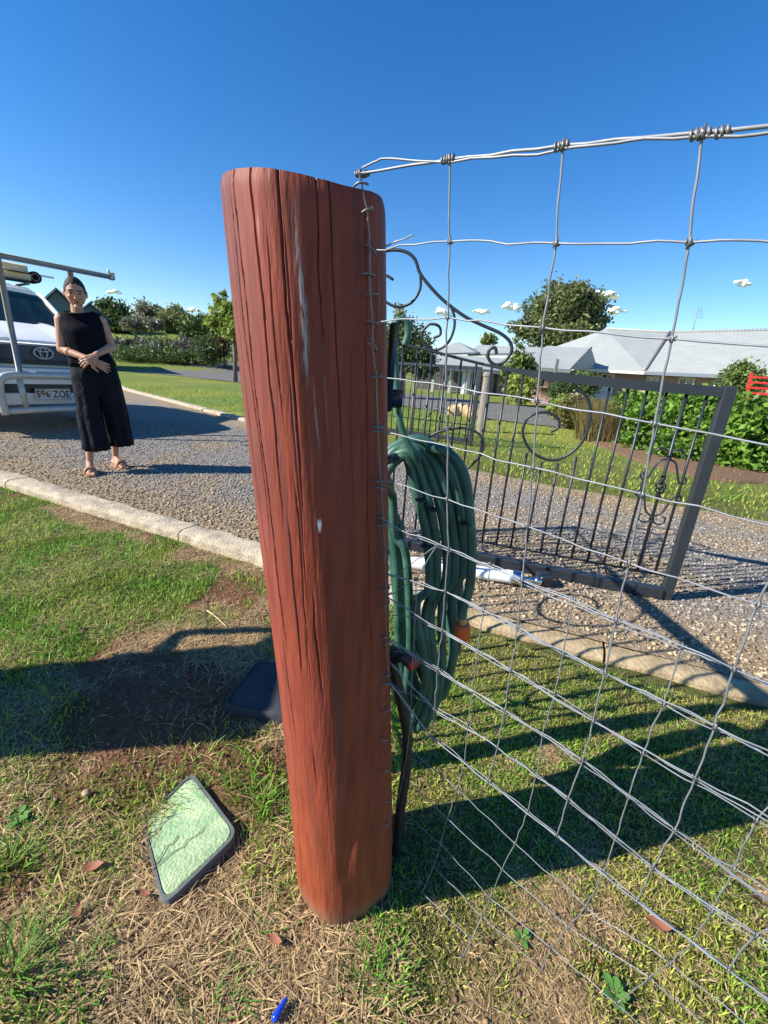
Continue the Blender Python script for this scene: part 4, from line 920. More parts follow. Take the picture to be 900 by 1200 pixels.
# torso core under the clothes, neck, legs
sk.loft([[(c[0] + rx * math.cos(t), c[1] + ry * math.sin(t), c[2]) for t in np.linspace(0, 2 * math.pi, 20, endpoint=False)] for c, rx, ry in [((.045, .02, .80), .135, .10), ((.035, .02, .92), .135, .095), ((.015, .02, 1.03), .115, .085), ((.0, .01, 1.15), .13, .095), ((-.01, .015, 1.25), .135, .08), ((-.015, .02, 1.315), .085, .055)]])
sk.capsule((-.018, .02, 1.28), (-.020, .012, 1.40), .052, .043)
hips = {'L': (-.025, .02, .84), 'R': (.11, .04, .84)}; kn = {'L': (-.045, -.02, .50), 'R': (.145, .07, .50)}; an = {'L': (-.095, -.075, .085), 'R': (.112, .135, .085)}
for s in 'LR':
    sk.capsule(hips[s], kn[s], .075, .048); sk.capsule(kn[s], an[s], .046, .026)
    a, b = Vector(kn[s]), Vector(an[s]); sk.ellipsoid(a.lerp(b, .3) + Vector((0, .012, 0)), (.045, .048, .09), 12, 8)
    f = Vector((-.02, -1, 0)).normalized() if s == 'L' else Vector((.35, -.93, 0)).normalized(); side = Vector((-f.y, f.x, 0))
    A = Vector(an[s]); heel = Vector((A.x, A.y, .045)) - f * .03; ball = Vector((A.x, A.y, .035)) + f * .115
    sk.capsule(heel, ball, .032, .028); sk.capsule(A + f * .01, ball + Vector((0, 0, .005)), .028, .022)
    for k in range(5):
        b0 = ball + side * (-.026 + .013 * k) * (1 if s == 'R' else -1); ln = [.055, .05, .045, .04, .032][k]; sk.capsule(b0, b0 + f * ln + Vector((0, 0, -.012)), .011 if k == 0 else .0085, .010 if k == 0 else .007, 8)
# head
def headfn(p):
    q = p.copy()
    if q.z < 0: t = -q.z / .115; q.x *= 1 - .32 * t * t; q.y = q.y * (1 - .18 * t) - .012 * t
    if q.y > 0: q.y *= 1.12
    return q
HC = Vector((-.017, .000, 1.474)); HRX = Matrix.Rotation(R(13), 3, 'X')
def HHv(t): return HC + HRX @ Vector(t)
sk.ellipsoid(HC, (.074, .088, .112), 28, 20, rot=HRX, fn=headfn)
sk.capsule(HHv((0, -.083, .012)), HHv((0, -.098, -.026)), .007, .011, 10)     # nose
sk.ellipsoid(HHv((0, -.094, -.030)), (.016, .010, .008), 10, 6)
sk.ellipsoid(HHv((0, -.068, -.094)), (.024, .020, .018), 12, 8)      # chin
sk.ellipsoid(HHv((0, -.072, .030)), (.052, .016, .010), 14, 6)      # brow
for sx in (-1, 1):
    sk.ellipsoid(HHv((sx * .036, -.066, -.022)), (.020, .018, .018), 12, 8)   # cheek
    sk.ellipsoid(HHv((sx * .076, .008, -.005)), (.009, .018, .030), 10, 8)   # ear
# hands: palm and five fingers each
def hand(w0, d, palm_n, thumb_side, curl, L=.165):
    w0 = Vector(w0); d = Vector(d).normalized(); n = Vector(palm_n); n = (n - d * n.dot(d)).normalized(); s_ = d.cross(n).normalized() * thumb_side
    pc_ = w0 + d * .045
    sk.capsule(w0 + d * .008 + s_ * .012, w0 + d * .075 + s_ * .02, .017, .014, 10); sk.capsule(w0 + d * .008 - s_ * .012, w0 + d * .072 - s_ * .022, .017, .013, 10); sk.capsule(w0, w0 + d * .075, .019, .015, 10)
    for k, ln in enumerate((.066, .074, .068, .054)):
        o_ = s_ * (.026 - .0175 * k); sp = s_ * (.16 - .14 * k); p0 = w0 + d * .075 + o_; dd = (d + sp * .6).normalized(); q = p0; c_ = 0
        for j, fr in enumerate((.42, .32, .26)):
            c_ += curl * (.6 + .3 * j); dj = (dd * math.cos(c_) + n * math.sin(c_)).normalized(); q2 = q + dj * ln * fr; sk.capsule(q, q2, .0088 - .0007 * j, .0082 - .0007 * j, 8); q = q2
    t0 = w0 + d * .022 + s_ * .024; t1 = t0 + (d * .75 + s_ * .75 + n * .25).normalized() * .036; t2 = t1 + (d * 1.0 + s_ * .25 + n * .3).normalized() * .032
    sk.capsule(t0, t1, .0125, .0105, 8); sk.capsule(t1, t2, .0105, .008, 8)
hand(wr['L'], (.94, -.05, -.50), (0, 1, -.3), -1, .10)      # her right hand: open, fingers to the viewer's right
hand((.060, -.212, 1.000), (-.82, -.10, -.45), (.0, .9, -.4), 1, .38)    # her left hand closes over the wrist
sk.capsule(wr['R'], (.060, -.205, 1.002), .022, .020, 10)
body = sk.build('body', m_skin, wm)
md = body.modifiers.new('remesh', 'REMESH'); md.mode = 'VOXEL'; md.voxel_size = .0042; md.use_smooth_shade = True
md = body.modifiers.new('smooth', 'SMOOTH'); md.iterations = 3; md.factor = .5
# face details
for sx in (-1, 1):
    MB().ellipsoid(HHv((sx * .030, -.084, .008)), (.012, .005, .0055), 10, 6).build('eye', m_eye, wm)
    MB().tube(catmull([HHv((sx * .014, -.090, .024)), HHv((sx * .031, -.088, .030)), HHv((sx * .048, -.075, .023))], 4), .0032, 6).build('eyebrow', m_hair, wm)
MB().ellipsoid(HHv((0, -.088, -.058)), (.022, .007, .0065), 12, 6).build('mouth', m_lip, wm)
# hair drawn back: shell over the crown and back of the head
hv = []; hf = []; n1, n2 = 32, 14
for i in range(n2 + 1):
    for k in range(n1):
        t = 2 * math.pi * k / n1; front = max(0, -math.sin(t)); lim = 2.35 - 1.42 * front ** .35
        if abs(math.cos(t)) > .75 and math.sin(t) < .3: lim = 1.35 + .35 * (1 + math.sin(t))
        ph = lim * i / n2; p = Vector((math.sin(ph) * math.cos(t) * .0772, math.sin(ph) * math.sin(t) * (.0885 if math.sin(t) < 0 else .106), math.cos(ph) * .118))
        p *= 1 + .02 * math.sin(t * 11 + ph * 2); hv.append(HC + HRX @ (p + Vector((0, .004, .002))))
for i in range(n2):
    for k in range(n1): l = (k + 1) % n1; hf.append((i * n1 + k, (i + 1) * n1 + k, (i + 1) * n1 + l, i * n1 + l))
hm = MB().add(hv, hf); hm.ellipsoid(HHv((0, .115, -.03)), (.045, .04, .05), 14, 10)
hair = hm.build('hair', m_hair, wm); md = hair.modifiers.new('thick', 'SOLIDIFY'); md.thickness = .003; md.offset = -1
# sleeveless top
def ringc(c, rx, ry, n=48, fold=.0, fq=9, ph=0, tilt=0):
    return [(c[0] + (rx + fold * math.sin(fq * t + ph)) * math.cos(t), c[1] + (ry + fold * math.sin(fq * t + ph)) * math.sin(t), c[2] + tilt * math.cos(t)) for t in np.linspace(0, 2 * math.pi, n, endpoint=False)]
tops = [ringc((.035, .01, .915), .172, .125, fold=.006, ph=1, tilt=.012), ringc((.032, .01, .95), .168, .125, fold=.005, tilt=.01), ringc((.018, .01, 1.03), .150, .112, fold=.004, ph=.5), ringc((.008, .005, 1.10), .150, .118, fold=.002), ringc((.0, .0, 1.17), .156, .125, fold=.001), ringc((-.003, .008, 1.23), .160, .112), ringc((-.004, .012, 1.27), .164, .092, tilt=.006), ringc((-.006, .016, 1.300), .163, .076, tilt=.012), ringc((-.008, .018, 1.322), .146, .066, tilt=.012), ringc((-.012, .018, 1.336), .112, .066, tilt=.010), ringc((-.014, .014, 1.342), .092, .072, tilt=.008), ringc((-.015, .010, 1.334), .086, .076, tilt=.006)]
tops = [[(p[0], p[1], p[2] - (.026 * max(0, -(p[1] - .01) / .07) if i >= 6 else 0)) for p in r_] for i, r_ in enumerate(tops)]
tp_ = MB().loft(tops, cap=False).build('top', m_top, wm); md = tp_.modifiers.new('t', 'SOLIDIFY'); md.thickness = .006; md.offset = -1
# wide cropped trousers: hips then two flared legs
tr = MB()
tr.loft([ringc((.035, .01, .97), .150, .11), ringc((.037, .01, .90), .166, .116, fold=.002), ringc((.042, .015, .84), .170, .116, fold=.002), ringc((.044, .02, .76), .160, .108, fold=.002), ringc((.047, .022, .69), .130, .085), ringc((.05, .022, .655), .07, .05)], cap=True)
m_trs = mat('charcoal_navy_cloth', (.009, .011, .018), .85, var=.35, scale=9, bump=1.0, bscale=14, spec=.12, bdist=.03)
tr.build('trouser_seat', m_trs, wm)
lg = MB()
def leg(cs, ph):
    rings = []
    for (c, rx, ry, fo_) in cs: rings.append(ringc(c, rx, ry, 56, fo_, 7, ph))
    m = MB().loft(rings, cap=False).build('trouser_leg', m_trs, wm); md = m.modifiers.new('t', 'SOLIDIFY'); md.thickness = .005; md.offset = -1
leg([((-.035, .015, .90), .090, .112, .001), ((-.042, .013, .80), .090, .118, .002), ((-.040, .01, .70), .088, .114, .004), ((-.038, .0, .60), .084, .106, .006), ((-.042, -.02, .48), .090, .098, .008), ((-.036, -.04, .36), .090, .096, .009), ((-.030, -.055, .26), .092, .098, .010), ((-.028, -.06, .205), .095, .10, .011)], .3)
leg([((.112, .02, .90), .090, .112, .001), ((.125, .023, .80), .092, .118, .002), ((.133, .033, .70), .094, .114, .004), ((.145, .05, .60), .092, .105, .006), ((.158, .07, .48), .090, .098, .008), ((.165, .09, .36), .090, .096, .009), ((.170, .10, .27), .090, .096, .010), ((.172, .105, .21), .092, .098, .011)], 1.4)
# sandals
for s in 'LR':
    f = Vector((-.02, -1, 0)).normalized() if s == 'L' else Vector((.35, -.93, 0)).normalized(); side = Vector((-f.y, f.x, 0)); A = Vector((an[s][0], an[s][1], 0))
    out = []
    for t, w_ in [(-.075, .018), (-.06, .033), (-.02, .036), (.04, .036), (.10, .045), (.15, .044), (.175, .032), (.185, .012)]: out.append((t, w_))
    P = [A + f * t + side * w_ for t, w_ in out] + [A + f * t - side * w_ for t, w_ in out[::-1]]
    sd_ = MB().prism([p + Vector((0, 0, .002)) for p in P], (0, 0, .018)).build('sandal', m_sandal, wm, auto=40)
    MB().tube(catmull([A + f * .10 + side * .044 + Vector((0, 0, .015)), A + f * .10 + side * .03 + Vector((0, 0, .058)), A + f * .10 + Vector((0, 0, .070)), A + f * .10 - side * .03 + Vector((0, 0, .058)), A + f * .10 - side * .044 + Vector((0, 0, .015))], 5), .012, 8, flat=2.0).build('sandal_strap', m_sandal, sd_)
#@@TREES
# ================================================================ VEGETATION
def foliage(name, blobs, n, size, cols, parent=None, loc=(0, 0, 0), seed=0, aspect=.5, clump=.28, hole=.0):
    """leaf faces spread through clumps inside the blobs [(cx,cy,cz,rx,ry,rz)]"""
    r_ = np.random.default_rng(seed); B = np.array(blobs, float); vol = B[:, 3] * B[:, 4] * B[:, 5]; vol = vol ** .8; pick = r_.choice(len(B), size=max(8, n // 55), p=vol / vol.sum())
    d = r_.normal(size=(len(pick), 3)); d /= np.linalg.norm(d, axis=1)[:, None]; rad = r_.random(len(pick)) ** .38
    cc = B[pick, :3] + d * rad[:, None] * B[pick, 3:6]; tone = r_.random(len(pick))
    k = r_.integers(0, len(cc), n); csz = B[pick, 3:6].mean(1) * clump
    P = cc[k] + r_.normal(size=(n, 3)) * csz[k][:, None] * np.array([1, 1, .75])
    a = r_.normal(size=(n, 3)); a /= np.linalg.norm(a, axis=1)[:, None]; b = np.cross(a, r_.normal(size=(n, 3))); b /= np.linalg.norm(b, axis=1)[:, None]
    s = size * (.6 + .8 * r_.random(n))[:, None]; A = a * s; Bv = b * s * aspect
    nrm = np.cross(a, b) * s * .15
    V = np.stack([P - A, P - Bv + nrm, P + A, P + Bv + nrm], 1).reshape(-1, 3); F = np.arange(n * 4).reshape(-1, 4)
    c0, c1 = np.array(cols[0]), np.array(cols[1]); t = np.clip(tone[k] * .7 + .3 * r_.random(n), 0, 1)[:, None]; C = c0 * (1 - t) + c1 * t
    V = V - np.array(loc); V[:, 2] = np.maximum(V[:, 2], .005)
    return np_mesh(name, V, F, m_leaf, parent, np.repeat(C, 4, 0))
def tree(label, base, blobs, n, size, cols, seed, trunk_r=.12, limbs=5, cat='tree', name='tree', group='trees beyond the lawns', aspect=.5, clump=.28):
    base = Vector(base); t = empty(name, base, 0, label, cat, group)
    foliage('crown', blobs, n, size, cols, t, tuple(base), seed, aspect, clump)
    if cat == 'shrub':
        r_ = random.Random(seed); mb = MB(); c = Vector(blobs[0][:3]) - base
        for i in range(4): mb.tube([(r_.uniform(-.05, .05), r_.uniform(-.05, .05), -.05), c * .5 + Vector((r_.uniform(-.3, .3) * blobs[0][3], 0, 0)), c + Vector((r_.uniform(-.5, .5) * blobs[0][3], 0, 0))], [trunk_r * .3, trunk_r * .22, trunk_r * .08], 5)
        mb.build('stem', m_trunk, t); return t
    r_ = random.Random(seed); mb = MB(); B = sorted(blobs, key=lambda b: -b[3] * b[5]); c = Vector(B[0][:3]) - base; fork = Vector((c.x * .3, c.y * .3, max(.15, c.z - B[0][5] * .7)))
    mb.tube([(0, 0, -.1), fork * .5 + Vector((r_.uniform(-.5, .5) * trunk_r, 0, 0)), fork], [trunk_r * 1.25, trunk_r, trunk_r * .8], 9)
    for i in range(limbs):
        b = blobs[i % len(blobs)]; e = Vector(b[:3]) - base + Vector((r_.uniform(-.5, .5) * b[3], r_.uniform(-.5, .5) * b[4], r_.uniform(0, .6) * b[5]))
        mb.tube([fork * .9, fork.lerp(e, .5) + Vector((0, 0, .1 * trunk_r)), e], [trunk_r * .55, trunk_r * .35, trunk_r * .12], 6)
    mb.build('trunk', m_trunk, t); return t
def PX(px, py, D, rx, ry=None, rd=None):
    """blob centred on a sight line, radii given in image pixels"""
    c = at(px, py, D); s = D / 480.0; return (c.x, c.y, c.z, rx * s, (rd if rd else rx) * s, (ry if ry else rx) * s)
DG = ((.035, .07, .02), (.15, .22, .06)); MG = ((.06, .10, .025), (.23, .31, .08)); OL = ((.10, .13, .045), (.31, .34, .13)); YG = ((.14, .21, .04), (.40, .47, .10)); GR = ((.12, .13, .08), (.33, .33, .22))
def base_of(px, D): p = at(px, 400, D); return (p.x, p.y, gz(p.x, p.y))
tree('dark dense rounded tree at the left end of the far tree line', base_of(134, 46), [PX(133, 370, 46, 14, 15), PX(144, 376, 46, 10, 10), PX(125, 364, 46, 8, 9), PX(152, 383, 46, 8, 5)], 5200, .20, DG, 1, .25)
tree('grey-green broad tree second from left in the far tree line', base_of(176, 52), [PX(174, 368, 52, 12, 10), PX(188, 374, 52, 10, 10), PX(166, 377, 52, 9, 8)], 4200, .20, GR, 2, .25)
tree('low grey shrubby tree in front of the far tree line', base_of(160, 42), [PX(158, 380, 42, 11, 5), PX(178, 381, 42, 10, 4)], 3200, .16, GR, 3, .12)
tree('mid green tree in the middle of the far tree line', base_of(208, 48), [PX(205, 373, 48, 13, 10), PX(197, 379, 48, 11, 7), PX(215, 382, 48, 9, 10)], 5200, .19, OL, 4, .22)
tree('dark conifer-like tree left of the light young tree', base_of(238, 40), [PX(232, 390, 40, 13, 14), PX(222, 396, 40, 9, 10), PX(244, 384, 40, 12, 12), PX(252, 396, 40, 12, 12)], 6400, .16, DG, 5, .18)
tree('light green young tree with a bare slim trunk in the lawn left of the post', base_of(274, 21.5), [PX(262, 366, 21.5, 11, 11), PX(252, 377, 21.5, 8, 9), PX(272, 374, 21.5, 10, 14), PX(256, 354, 21.5, 4, 8), PX(264, 352, 21.5, 4, 8), PX(275, 388, 21.5, 13, 9)], 3600, .10, YG, 6, .09, 8, clump=.30)
tree('dark green tree hidden partly behind the left edge of the post', base_of(292, 38), [PX(290, 392, 38, 16, 14), PX(280, 398, 38, 10, 10)], 3200, .16, DG, 7, .18)
for i, (px, D, w_) in enumerate([(320, 60, 24), (380, 58, 28), (440, 60, 26)]): tree(['dark tree hidden behind the upper left of the post', 'tree hidden behind the middle of the post', 'dark tree behind the right part of the post'][i], base_of(px, D), [PX(px, 408, D, w_, 18)], 1800, .3, DG, 40 + i, .2)
# garden bank with shrubs and agaves
def shrub(label, px, py, D, rx, ry, n, size, cols, seed, grp='shrubs in the garden beds', name='shrub', aspect=.5, extra=()):
    b = [PX(px, py, D, rx, ry)] + [PX(*e) for e in extra]; c = at(px, py, D); g = gz(c.x, c.y)
    return tree(label, (c.x, c.y, g), b, n, size, cols, seed, .04 * D / 10, 4, 'shrub', name, grp, aspect)
shrub('grey-olive shrub at the left end of the bank garden', 148, 410, 35, 18, 10, 3600, .10, GR, 11)
shrub('brown-grey shrub second along the bank garden', 170, 410, 35, 16, 9, 3000, .10, GR, 12)
shrub('olive shrub behind the left agave', 192, 408, 35, 15, 9, 2600, .10, OL, 13)
shrub('mauve-grey shrub between the two agaves', 222, 409, 35, 14, 9, 2600, .09, ((.07, .06, .06), (.19, .17, .16)), 14)
shrub('dark low shrub right of the right agave', 248, 408, 33, 15, 12, 3600, .09, DG, 15)
shrub('russet-brown shrub near the young tree trunk', 263, 405, 33, 13, 9, 2400, .09, ((.06, .04, .02), (.17, .12, .05)), 16)
shrub('dark undergrowth along the foot of the bank left', 165, 419, 34, 30, 6, 5200, .09, DG, 17)
shrub('dark undergrowth along the foot of the bank right', 215, 420, 34, 30, 6, 5200, .09, DG, 18)
shrub('dark shrub at the base of the young tree beside the post', 285, 408, 27, 14, 11, 2200, .09, DG, 19)
def agave(label, px, py, D, s):
    c = at(px, py, D); e = empty('agave', (c.x, c.y, c.z - s * .45), 0, label, 'agave', 'agaves in the bank garden'); m = M_AG; lm = None
    for i in range(22):
        if lm is None:
            vs = []; fs = []
            for k, (t, w_) in enumerate([(0, .06), (.35, .09), (.7, .06), (1, .004)]):
                vs += [(-w_, t * .8, t * .15 + .02), (0, t * .8, t * .15 - .01), (w_, t * .8, t * .15 + .02)]
                if k: b = 3 * k; fs += [(b - 3, b - 2, b + 1, b), (b - 2, b - 1, b + 2, b + 1)]
            o = MB().add(vs, fs).build('leaf', m, e); lm = o.data
        else: o = link(bpy.data.objects.new('leaf', lm), e)
        o.rotation_euler = (R(15 + 60 * (i / 22)), 0, i * 2.4); o.scale = (s * 1.2, s * 1.15, s)
M_AG = mat('agave_leaf', (.22, .28, .24), .5, var=.1)
agave('pale grey-green agave at the left in the bank garden', 183, 408, 33.5, 1.2); agave('pale agave at the right in the bank garden', 237, 409, 32.5, 1.2); agave('small agave between the two larger agaves', 216, 414, 33, .7)
# right side: big gum tree and garden plants
tree('large spreading gum tree behind the grey roofs', base_of(655, 48), [PX(660, 356, 48, 26, 22), PX(640, 372, 48, 24, 24), PX(685, 366, 48, 22, 22), PX(612, 388, 48, 15, 12), PX(700, 384, 48, 14, 10), PX(655, 392, 48, 36, 14), PX(672, 344, 48, 14, 10), PX(702, 398, 48, 14, 8)], 17000, .20, ((.07, .095, .03), (.25, .29, .12)), 21, .5, 12, clump=.2)
tree('small olive tree far behind between the roofs', base_of(572, 60), [PX(571, 397, 60, 8, 5), PX(577, 399, 60, 7, 4)], 900, .22, OL, 22, .2)
tree('tall grey-green bush seen through the gate beside the post', base_of(476, 18), [PX(470, 400, 18, 16, 22), PX(488, 412, 18, 15, 22), PX(466, 368, 18, 7, 14), PX(500, 430, 18, 10, 16), PX(458, 420, 18, 14, 25)], 9000, .075, ((.06, .09, .03), (.22, .27, .10)), 23, .1, 8)
tree('slim leafy tree growing against the grey roofed building', base_of(606, 19), [PX(610, 420, 19, 9, 10), PX(600, 432, 19, 9, 9), PX(620, 430, 19, 6, 10), PX(612, 406, 19, 4, 6)], 2600, .085, MG, 24, .05)
shrub('yellow-green shrub below the slim leafy tree', 610, 455, 18.5, 13, 14, 2600, .075, YG, 25)
shrub('clipped dark hedge block beside the porch', 656, 462, 17, 9, 17, 3600, .05, DG, 26)
shrub('dark clipped shrub behind the yellow garden shrub', 684, 450, 17, 14, 10, 2600, .06, DG, 27)
shrub('yellow-green shrub left of the dry grass clump', 676, 482, 10.5, 19, 14, 4200, .045, ((.07, .08, .02), (.24, .22, .05)), 28)
shrub('yellow flowering shrub in the garden bed by the lane', 662, 480, 12.5, 14, 13, 2600, .045, YG, 29)
shrub('round topped green bush in front of the brick wall at right', 868, 452, 11, 16, 20, 6000, .045, MG, 30)
# dry ornamental grass clump
r_ = np.random.default_rng(9)
dc = at(707, 520, 8.6); Vv = []; Ff = []; Cc = []
for i in range(2600):
    a = r_.uniform(0, 6.28); rr_ = .45 * r_.random() ** .6; bx = dc.x + 1.25 * rr_ * math.cos(a); by = dc.y + rr_ * math.sin(a); h = r_.uniform(.35, .85); ln = r_.uniform(.1, .6); b = a + r_.uniform(-.6, .6); k = len(Vv); w_ = .006; px, py = -math.sin(b) * w_, math.cos(b) * w_
    for t, ww in ((0, 1), (.5, 1), (1, .2)): Vv += [(bx + math.cos(b) * h * ln * t * t - px * ww, by + math.sin(b) * h * ln * t * t - py * ww, h * t), (bx + math.cos(b) * h * ln * t * t + px * ww, by + math.sin(b) * h * ln * t * t + py * ww, h * t)]
    c = np.array([.30, .22, .10]) * r_.uniform(.5, 1.1) if r_.random() < .75 else np.array([.14, .17, .05]); Cc += [c] * 6; Ff += [(k, k + 1, k + 3, k + 2), (k + 2, k + 3, k + 5, k + 4)]
og = empty('ornamental_grass', (dc.x, dc.y, 0), 0, 'clump of dry tan ornamental grass left of the leafy hedge', 'grass clump'); np_mesh('grass_stems', np.array(Vv) - np.array([dc.x, dc.y, 0]), np.array(Ff), m_grass, og, np.array(Cc))
# leafy hedge
def hedge_pt(px, py): g = ground_at(px, py); return g
HB = []
for px, py, hh in [(742, 526, .95), (762, 533, 1.0), (785, 539, 1.0), (810, 544, 1.0), (838, 549, 1.0), (866, 553, 1.0), (895, 556, 1.0), (930, 560, 1.0), (965, 562, 1.0)]:
    g = ground_at(px, py); dy = .45; q = Vector((g.x, g.y, 0)) * (1 + dy / g.length)
    HB += [(q.x, q.y, .30, .42, .40, .34), (q.x, q.y + .1, hh * .72, .42, .42, .32)]
tree('bright glossy leafed hedge on the lawn edge behind the gate', (HB[8][0], HB[8][1], 0), HB, 26000, .045, ((.05, .12, .015), (.22, .40, .05)), 31, .05, 18, 'hedge', 'hedge', None, .55, .22)
# mulch bed under the hedge
def patch(name, P, m, h=.03):
    c = Vector((sum(p[0] for p in P) / len(P), sum(p[1] for p in P) / len(P), 0)); sm = catmull([(p[0] - c.x, p[1] - c.y, 0) for p in P], 5, closed=True)
    o = MB().loft([[(p[0], p[1], -.02) for p in sm], [(p[0] * .97, p[1] * .97, h) for p in sm]]).build(name, m, None); o.location = c; o['kind'] = 'structure'; return o
m_mulch = mat('mulch', (.13, .075, .045), .95, var=.4, scale=30, bump=1, bscale=40)
patch('garden_bed', [tuple(ground_at(px, py))[:2] for px, py in [(690, 515), (760, 545), (830, 562), (900, 568), (990, 570), (980, 530), (850, 515), (740, 505)]], m_mulch)
#@@HOUSES
# ================================================================ BUILDINGS
def slab(P, th=.12): n = (Vector(P[1]) - Vector(P[0])).cross(Vector(P[2]) - Vector(P[0])).normalized(); n = n if n.z > 0 else -n; return [Vector(p) for p in P], -n * th
def roof_face(P, parent, m=m_roof, nm='roof_sheet', th=.12):
    P_, e = slab(P, th); return MB().prism(P_, e).build(nm, m, parent, smooth=False)
def wallq(a, b, z0, z1, parent, m, th=.2, nm='wall'):
    a = Vector((a[0], a[1], 0)); b = Vector((b[0], b[1], 0)); n = Vector((-(b - a).y, (b - a).x, 0)).normalized()
    if n.y < 0: n = -n
    return MB().loft([[a + Vector((0, 0, z0)), b + Vector((0, 0, z0)), b + n * th + Vector((0, 0, z0)), a + n * th + Vector((0, 0, z0))], [a + Vector((0, 0, z1)), b + Vector((0, 0, z1)), b + n * th + Vector((0, 0, z1)), a + n * th + Vector((0, 0, z1))]]).build(nm, m, parent, smooth=False)
def window(parent, a, b, t0, t1, z0, z1, out=.05, m=m_window, fm=None):
    a = Vector((a[0], a[1], 0)); b = Vector((b[0], b[1], 0)); d = (b - a); n = Vector((-(d).y, (d).x, 0)).normalized(); n = n if n.y < 0 else -n
    p = a + d * t0 + n * out; q = a + d * t1 + n * out; dn = d.normalized(); fm = fm or m_render; fo2 = n * -.09; mb = MB()
    for (u0, u1, w0, w1) in [(0, 1, z0, z0 + .07), (0, 1, z1 - .07, z1)]: mb.loft([[p + Vector((0, 0, w0)), q + Vector((0, 0, w0)), q + Vector((0, 0, w1)), p + Vector((0, 0, w1))], [x_ + fo2 for x_ in (p + Vector((0, 0, w0)), q + Vector((0, 0, w0)), q + Vector((0, 0, w1)), p + Vector((0, 0, w1)))]])
    for s0, s1 in [(p, p + dn * .07), (q - dn * .07, q), ((p + q) / 2 - dn * .03, (p + q) / 2 + dn * .03)]: mb.loft([[s0 + Vector((0, 0, z0 + .071)), s1 + Vector((0, 0, z0 + .071)), s1 + Vector((0, 0, z1 - .071)), s0 + Vector((0, 0, z1 - .071))], [x_ + fo2 for x_ in (s0 + Vector((0, 0, z0 + .071)), s1 + Vector((0, 0, z0 + .071)), s1 + Vector((0, 0, z1 - .071)), s0 + Vector((0, 0, z1 - .071)))]])
    f = mb.build('window', fm, parent, smooth=False)
    p2, q2 = p - n * .03, q - n * .03; MB().loft([[p2 + Vector((0, 0, z0 + .03)), q2 + Vector((0, 0, z0 + .03)), q2 + Vector((0, 0, z1 - .03)), p2 + Vector((0, 0, z1 - .03))], [x_ - n * .03 for x_ in (p2 + Vector((0, 0, z0 + .03)), q2 + Vector((0, 0, z0 + .03)), q2 + Vector((0, 0, z1 - .03)), p2 + Vector((0, 0, z1 - .03)))]]).build('pane', m, f, smooth=False)
# main brick house on the right
H1 = empty('brick_house', (0, 0, 0), 0, 'long brick house with pale grey sheet roof at the right behind the hedge', 'house')
E0 = at(655, 431.5, 27.5); E1 = at(755, 434.5, 25); E2 = at(930, 436, 20); E2.z = E1.z; E0.z = E1.z
R0 = at(708, 394, 32); R1 = at(785, 390, 31.5); R2 = at(940, 386, 26.5); R0.z = R1.z; R2.z = R1.z + .05
roof_face([E0, E1, R1, R0], H1); roof_face([E1, E2, R2, R1], H1)
Bk0 = R0 + (R0 - E0) * 1.0; Bk0.z = E0.z; L0 = at(645, 426, 31)
Lh = E0 + (R0 - E0) * .1 + Vector((-2.5, 5.5, 0)); Lh.z = E0.z
roof_face([E0, R0, Lh], H1); roof_face([R0, R1, R1 + (R1 - E1), Lh], H1) if False else None
bz = Vector((0, 7.5, E1.z - R1.z)); roof_face([R0, R1, R1 + bz, R0 + bz], H1); roof_face([R1, R2, R2 + bz, R1 + bz], H1); roof_face([R0, R0 + bz, Lh], H1)
dd = Vector((0, 0, .035)); MB().tube([E1 + dd, R1 + dd], .10, 6).build('hip_flashing', m_alud, H1); MB().tube([R0 + dd, R1 + dd, R2 + dd], .09, 6).build('ridge_cap', m_roof, H1)
for a, b in ((E0, E1), (E1, E2)): MB().box((a + b) / 2 + Vector((0, -.06, -.12)), ((b - a).length + .0, .12, .16), Matrix.Rotation(math.atan2((b - a).y, (b - a).x), 3, 'Z')).build('gutter', m_render if a is E0 else m_roofd, H1, smooth=False)
W0, W1_, W2_ = [Vector((p.x, p.y + .7, 0)) for p in (E0, E1, E2)]
wallq(W0, W1_, -.2, E1.z - .12, H1, m_brick); wallq(W1_, W2_, -.2, E1.z - .12, H1, m_brick)
wallq(W2_, W2_ + Vector((.5, 8, 0)), -.2, E1.z - .12, H1, m_brick); wallq(W0, W0 + Vector((-1, 6, 0)), -.2, E1.z - .12, H1, m_brick); wallq(W0 + Vector((-1, 6, 0)), W2_ + Vector((.5, 8, 0)), -.2, E1.z - .12, H1, m_brick)
ez = E1.z - .25
window(H1, W0, W1_, .18, .42, ez - 1.1, ez); window(H1, W0, W1_, .60, .76, ez - 1.1, ez); window(H1, W1_, W2_, .36, .48, ez - 1.5, ez + .02); window(H1, W1_, W2_, .62, .72, ez - 1.3, ez); window(H1, W1_, W2_, .10, .20, ez - 1.0, ez, m=m_window)
MB().box(W0.lerp(W1_, .5) + Vector((0, -.08, .55)), (2.4, .1, .9), Matrix.Rotation(math.atan2((W1_ - W0).y, (W1_ - W0).x), 3, 'Z')).build('pale_wall_panel', m_render, H1, smooth=False)
vp = at(825, 420, 27.2); MB().tube([vp, vp + Vector((0, 0, .45))], [.09, .05], 10).build('roof_vent', m_render, H1); MB().tube([vp + Vector((0, -.05, -.05)), vp + Vector((0, 0, .05))], [.25, .12], 10).build('vent_flashing', m_alud, H1)
an0 = at(812, 388, 31.5); an1 = at(818.5, 361, 31.5); ae = empty('tv_antenna', an0, 0, 'thin television antenna standing on the ridge of the brick house', 'antenna')
MB().tube([(0, 0, -.3), an1 - an0], .022, 6).build('mast', m_alud, ae)
for k in range(6):
    c = (an1 - an0) * (.55 + .09 * k); MB().tube([c + Vector((-.32 + .03 * k, .1, 0)), c + Vector((.40 - .04 * k, -.1, .05))], .012, 4).build('element', m_alud, ae)
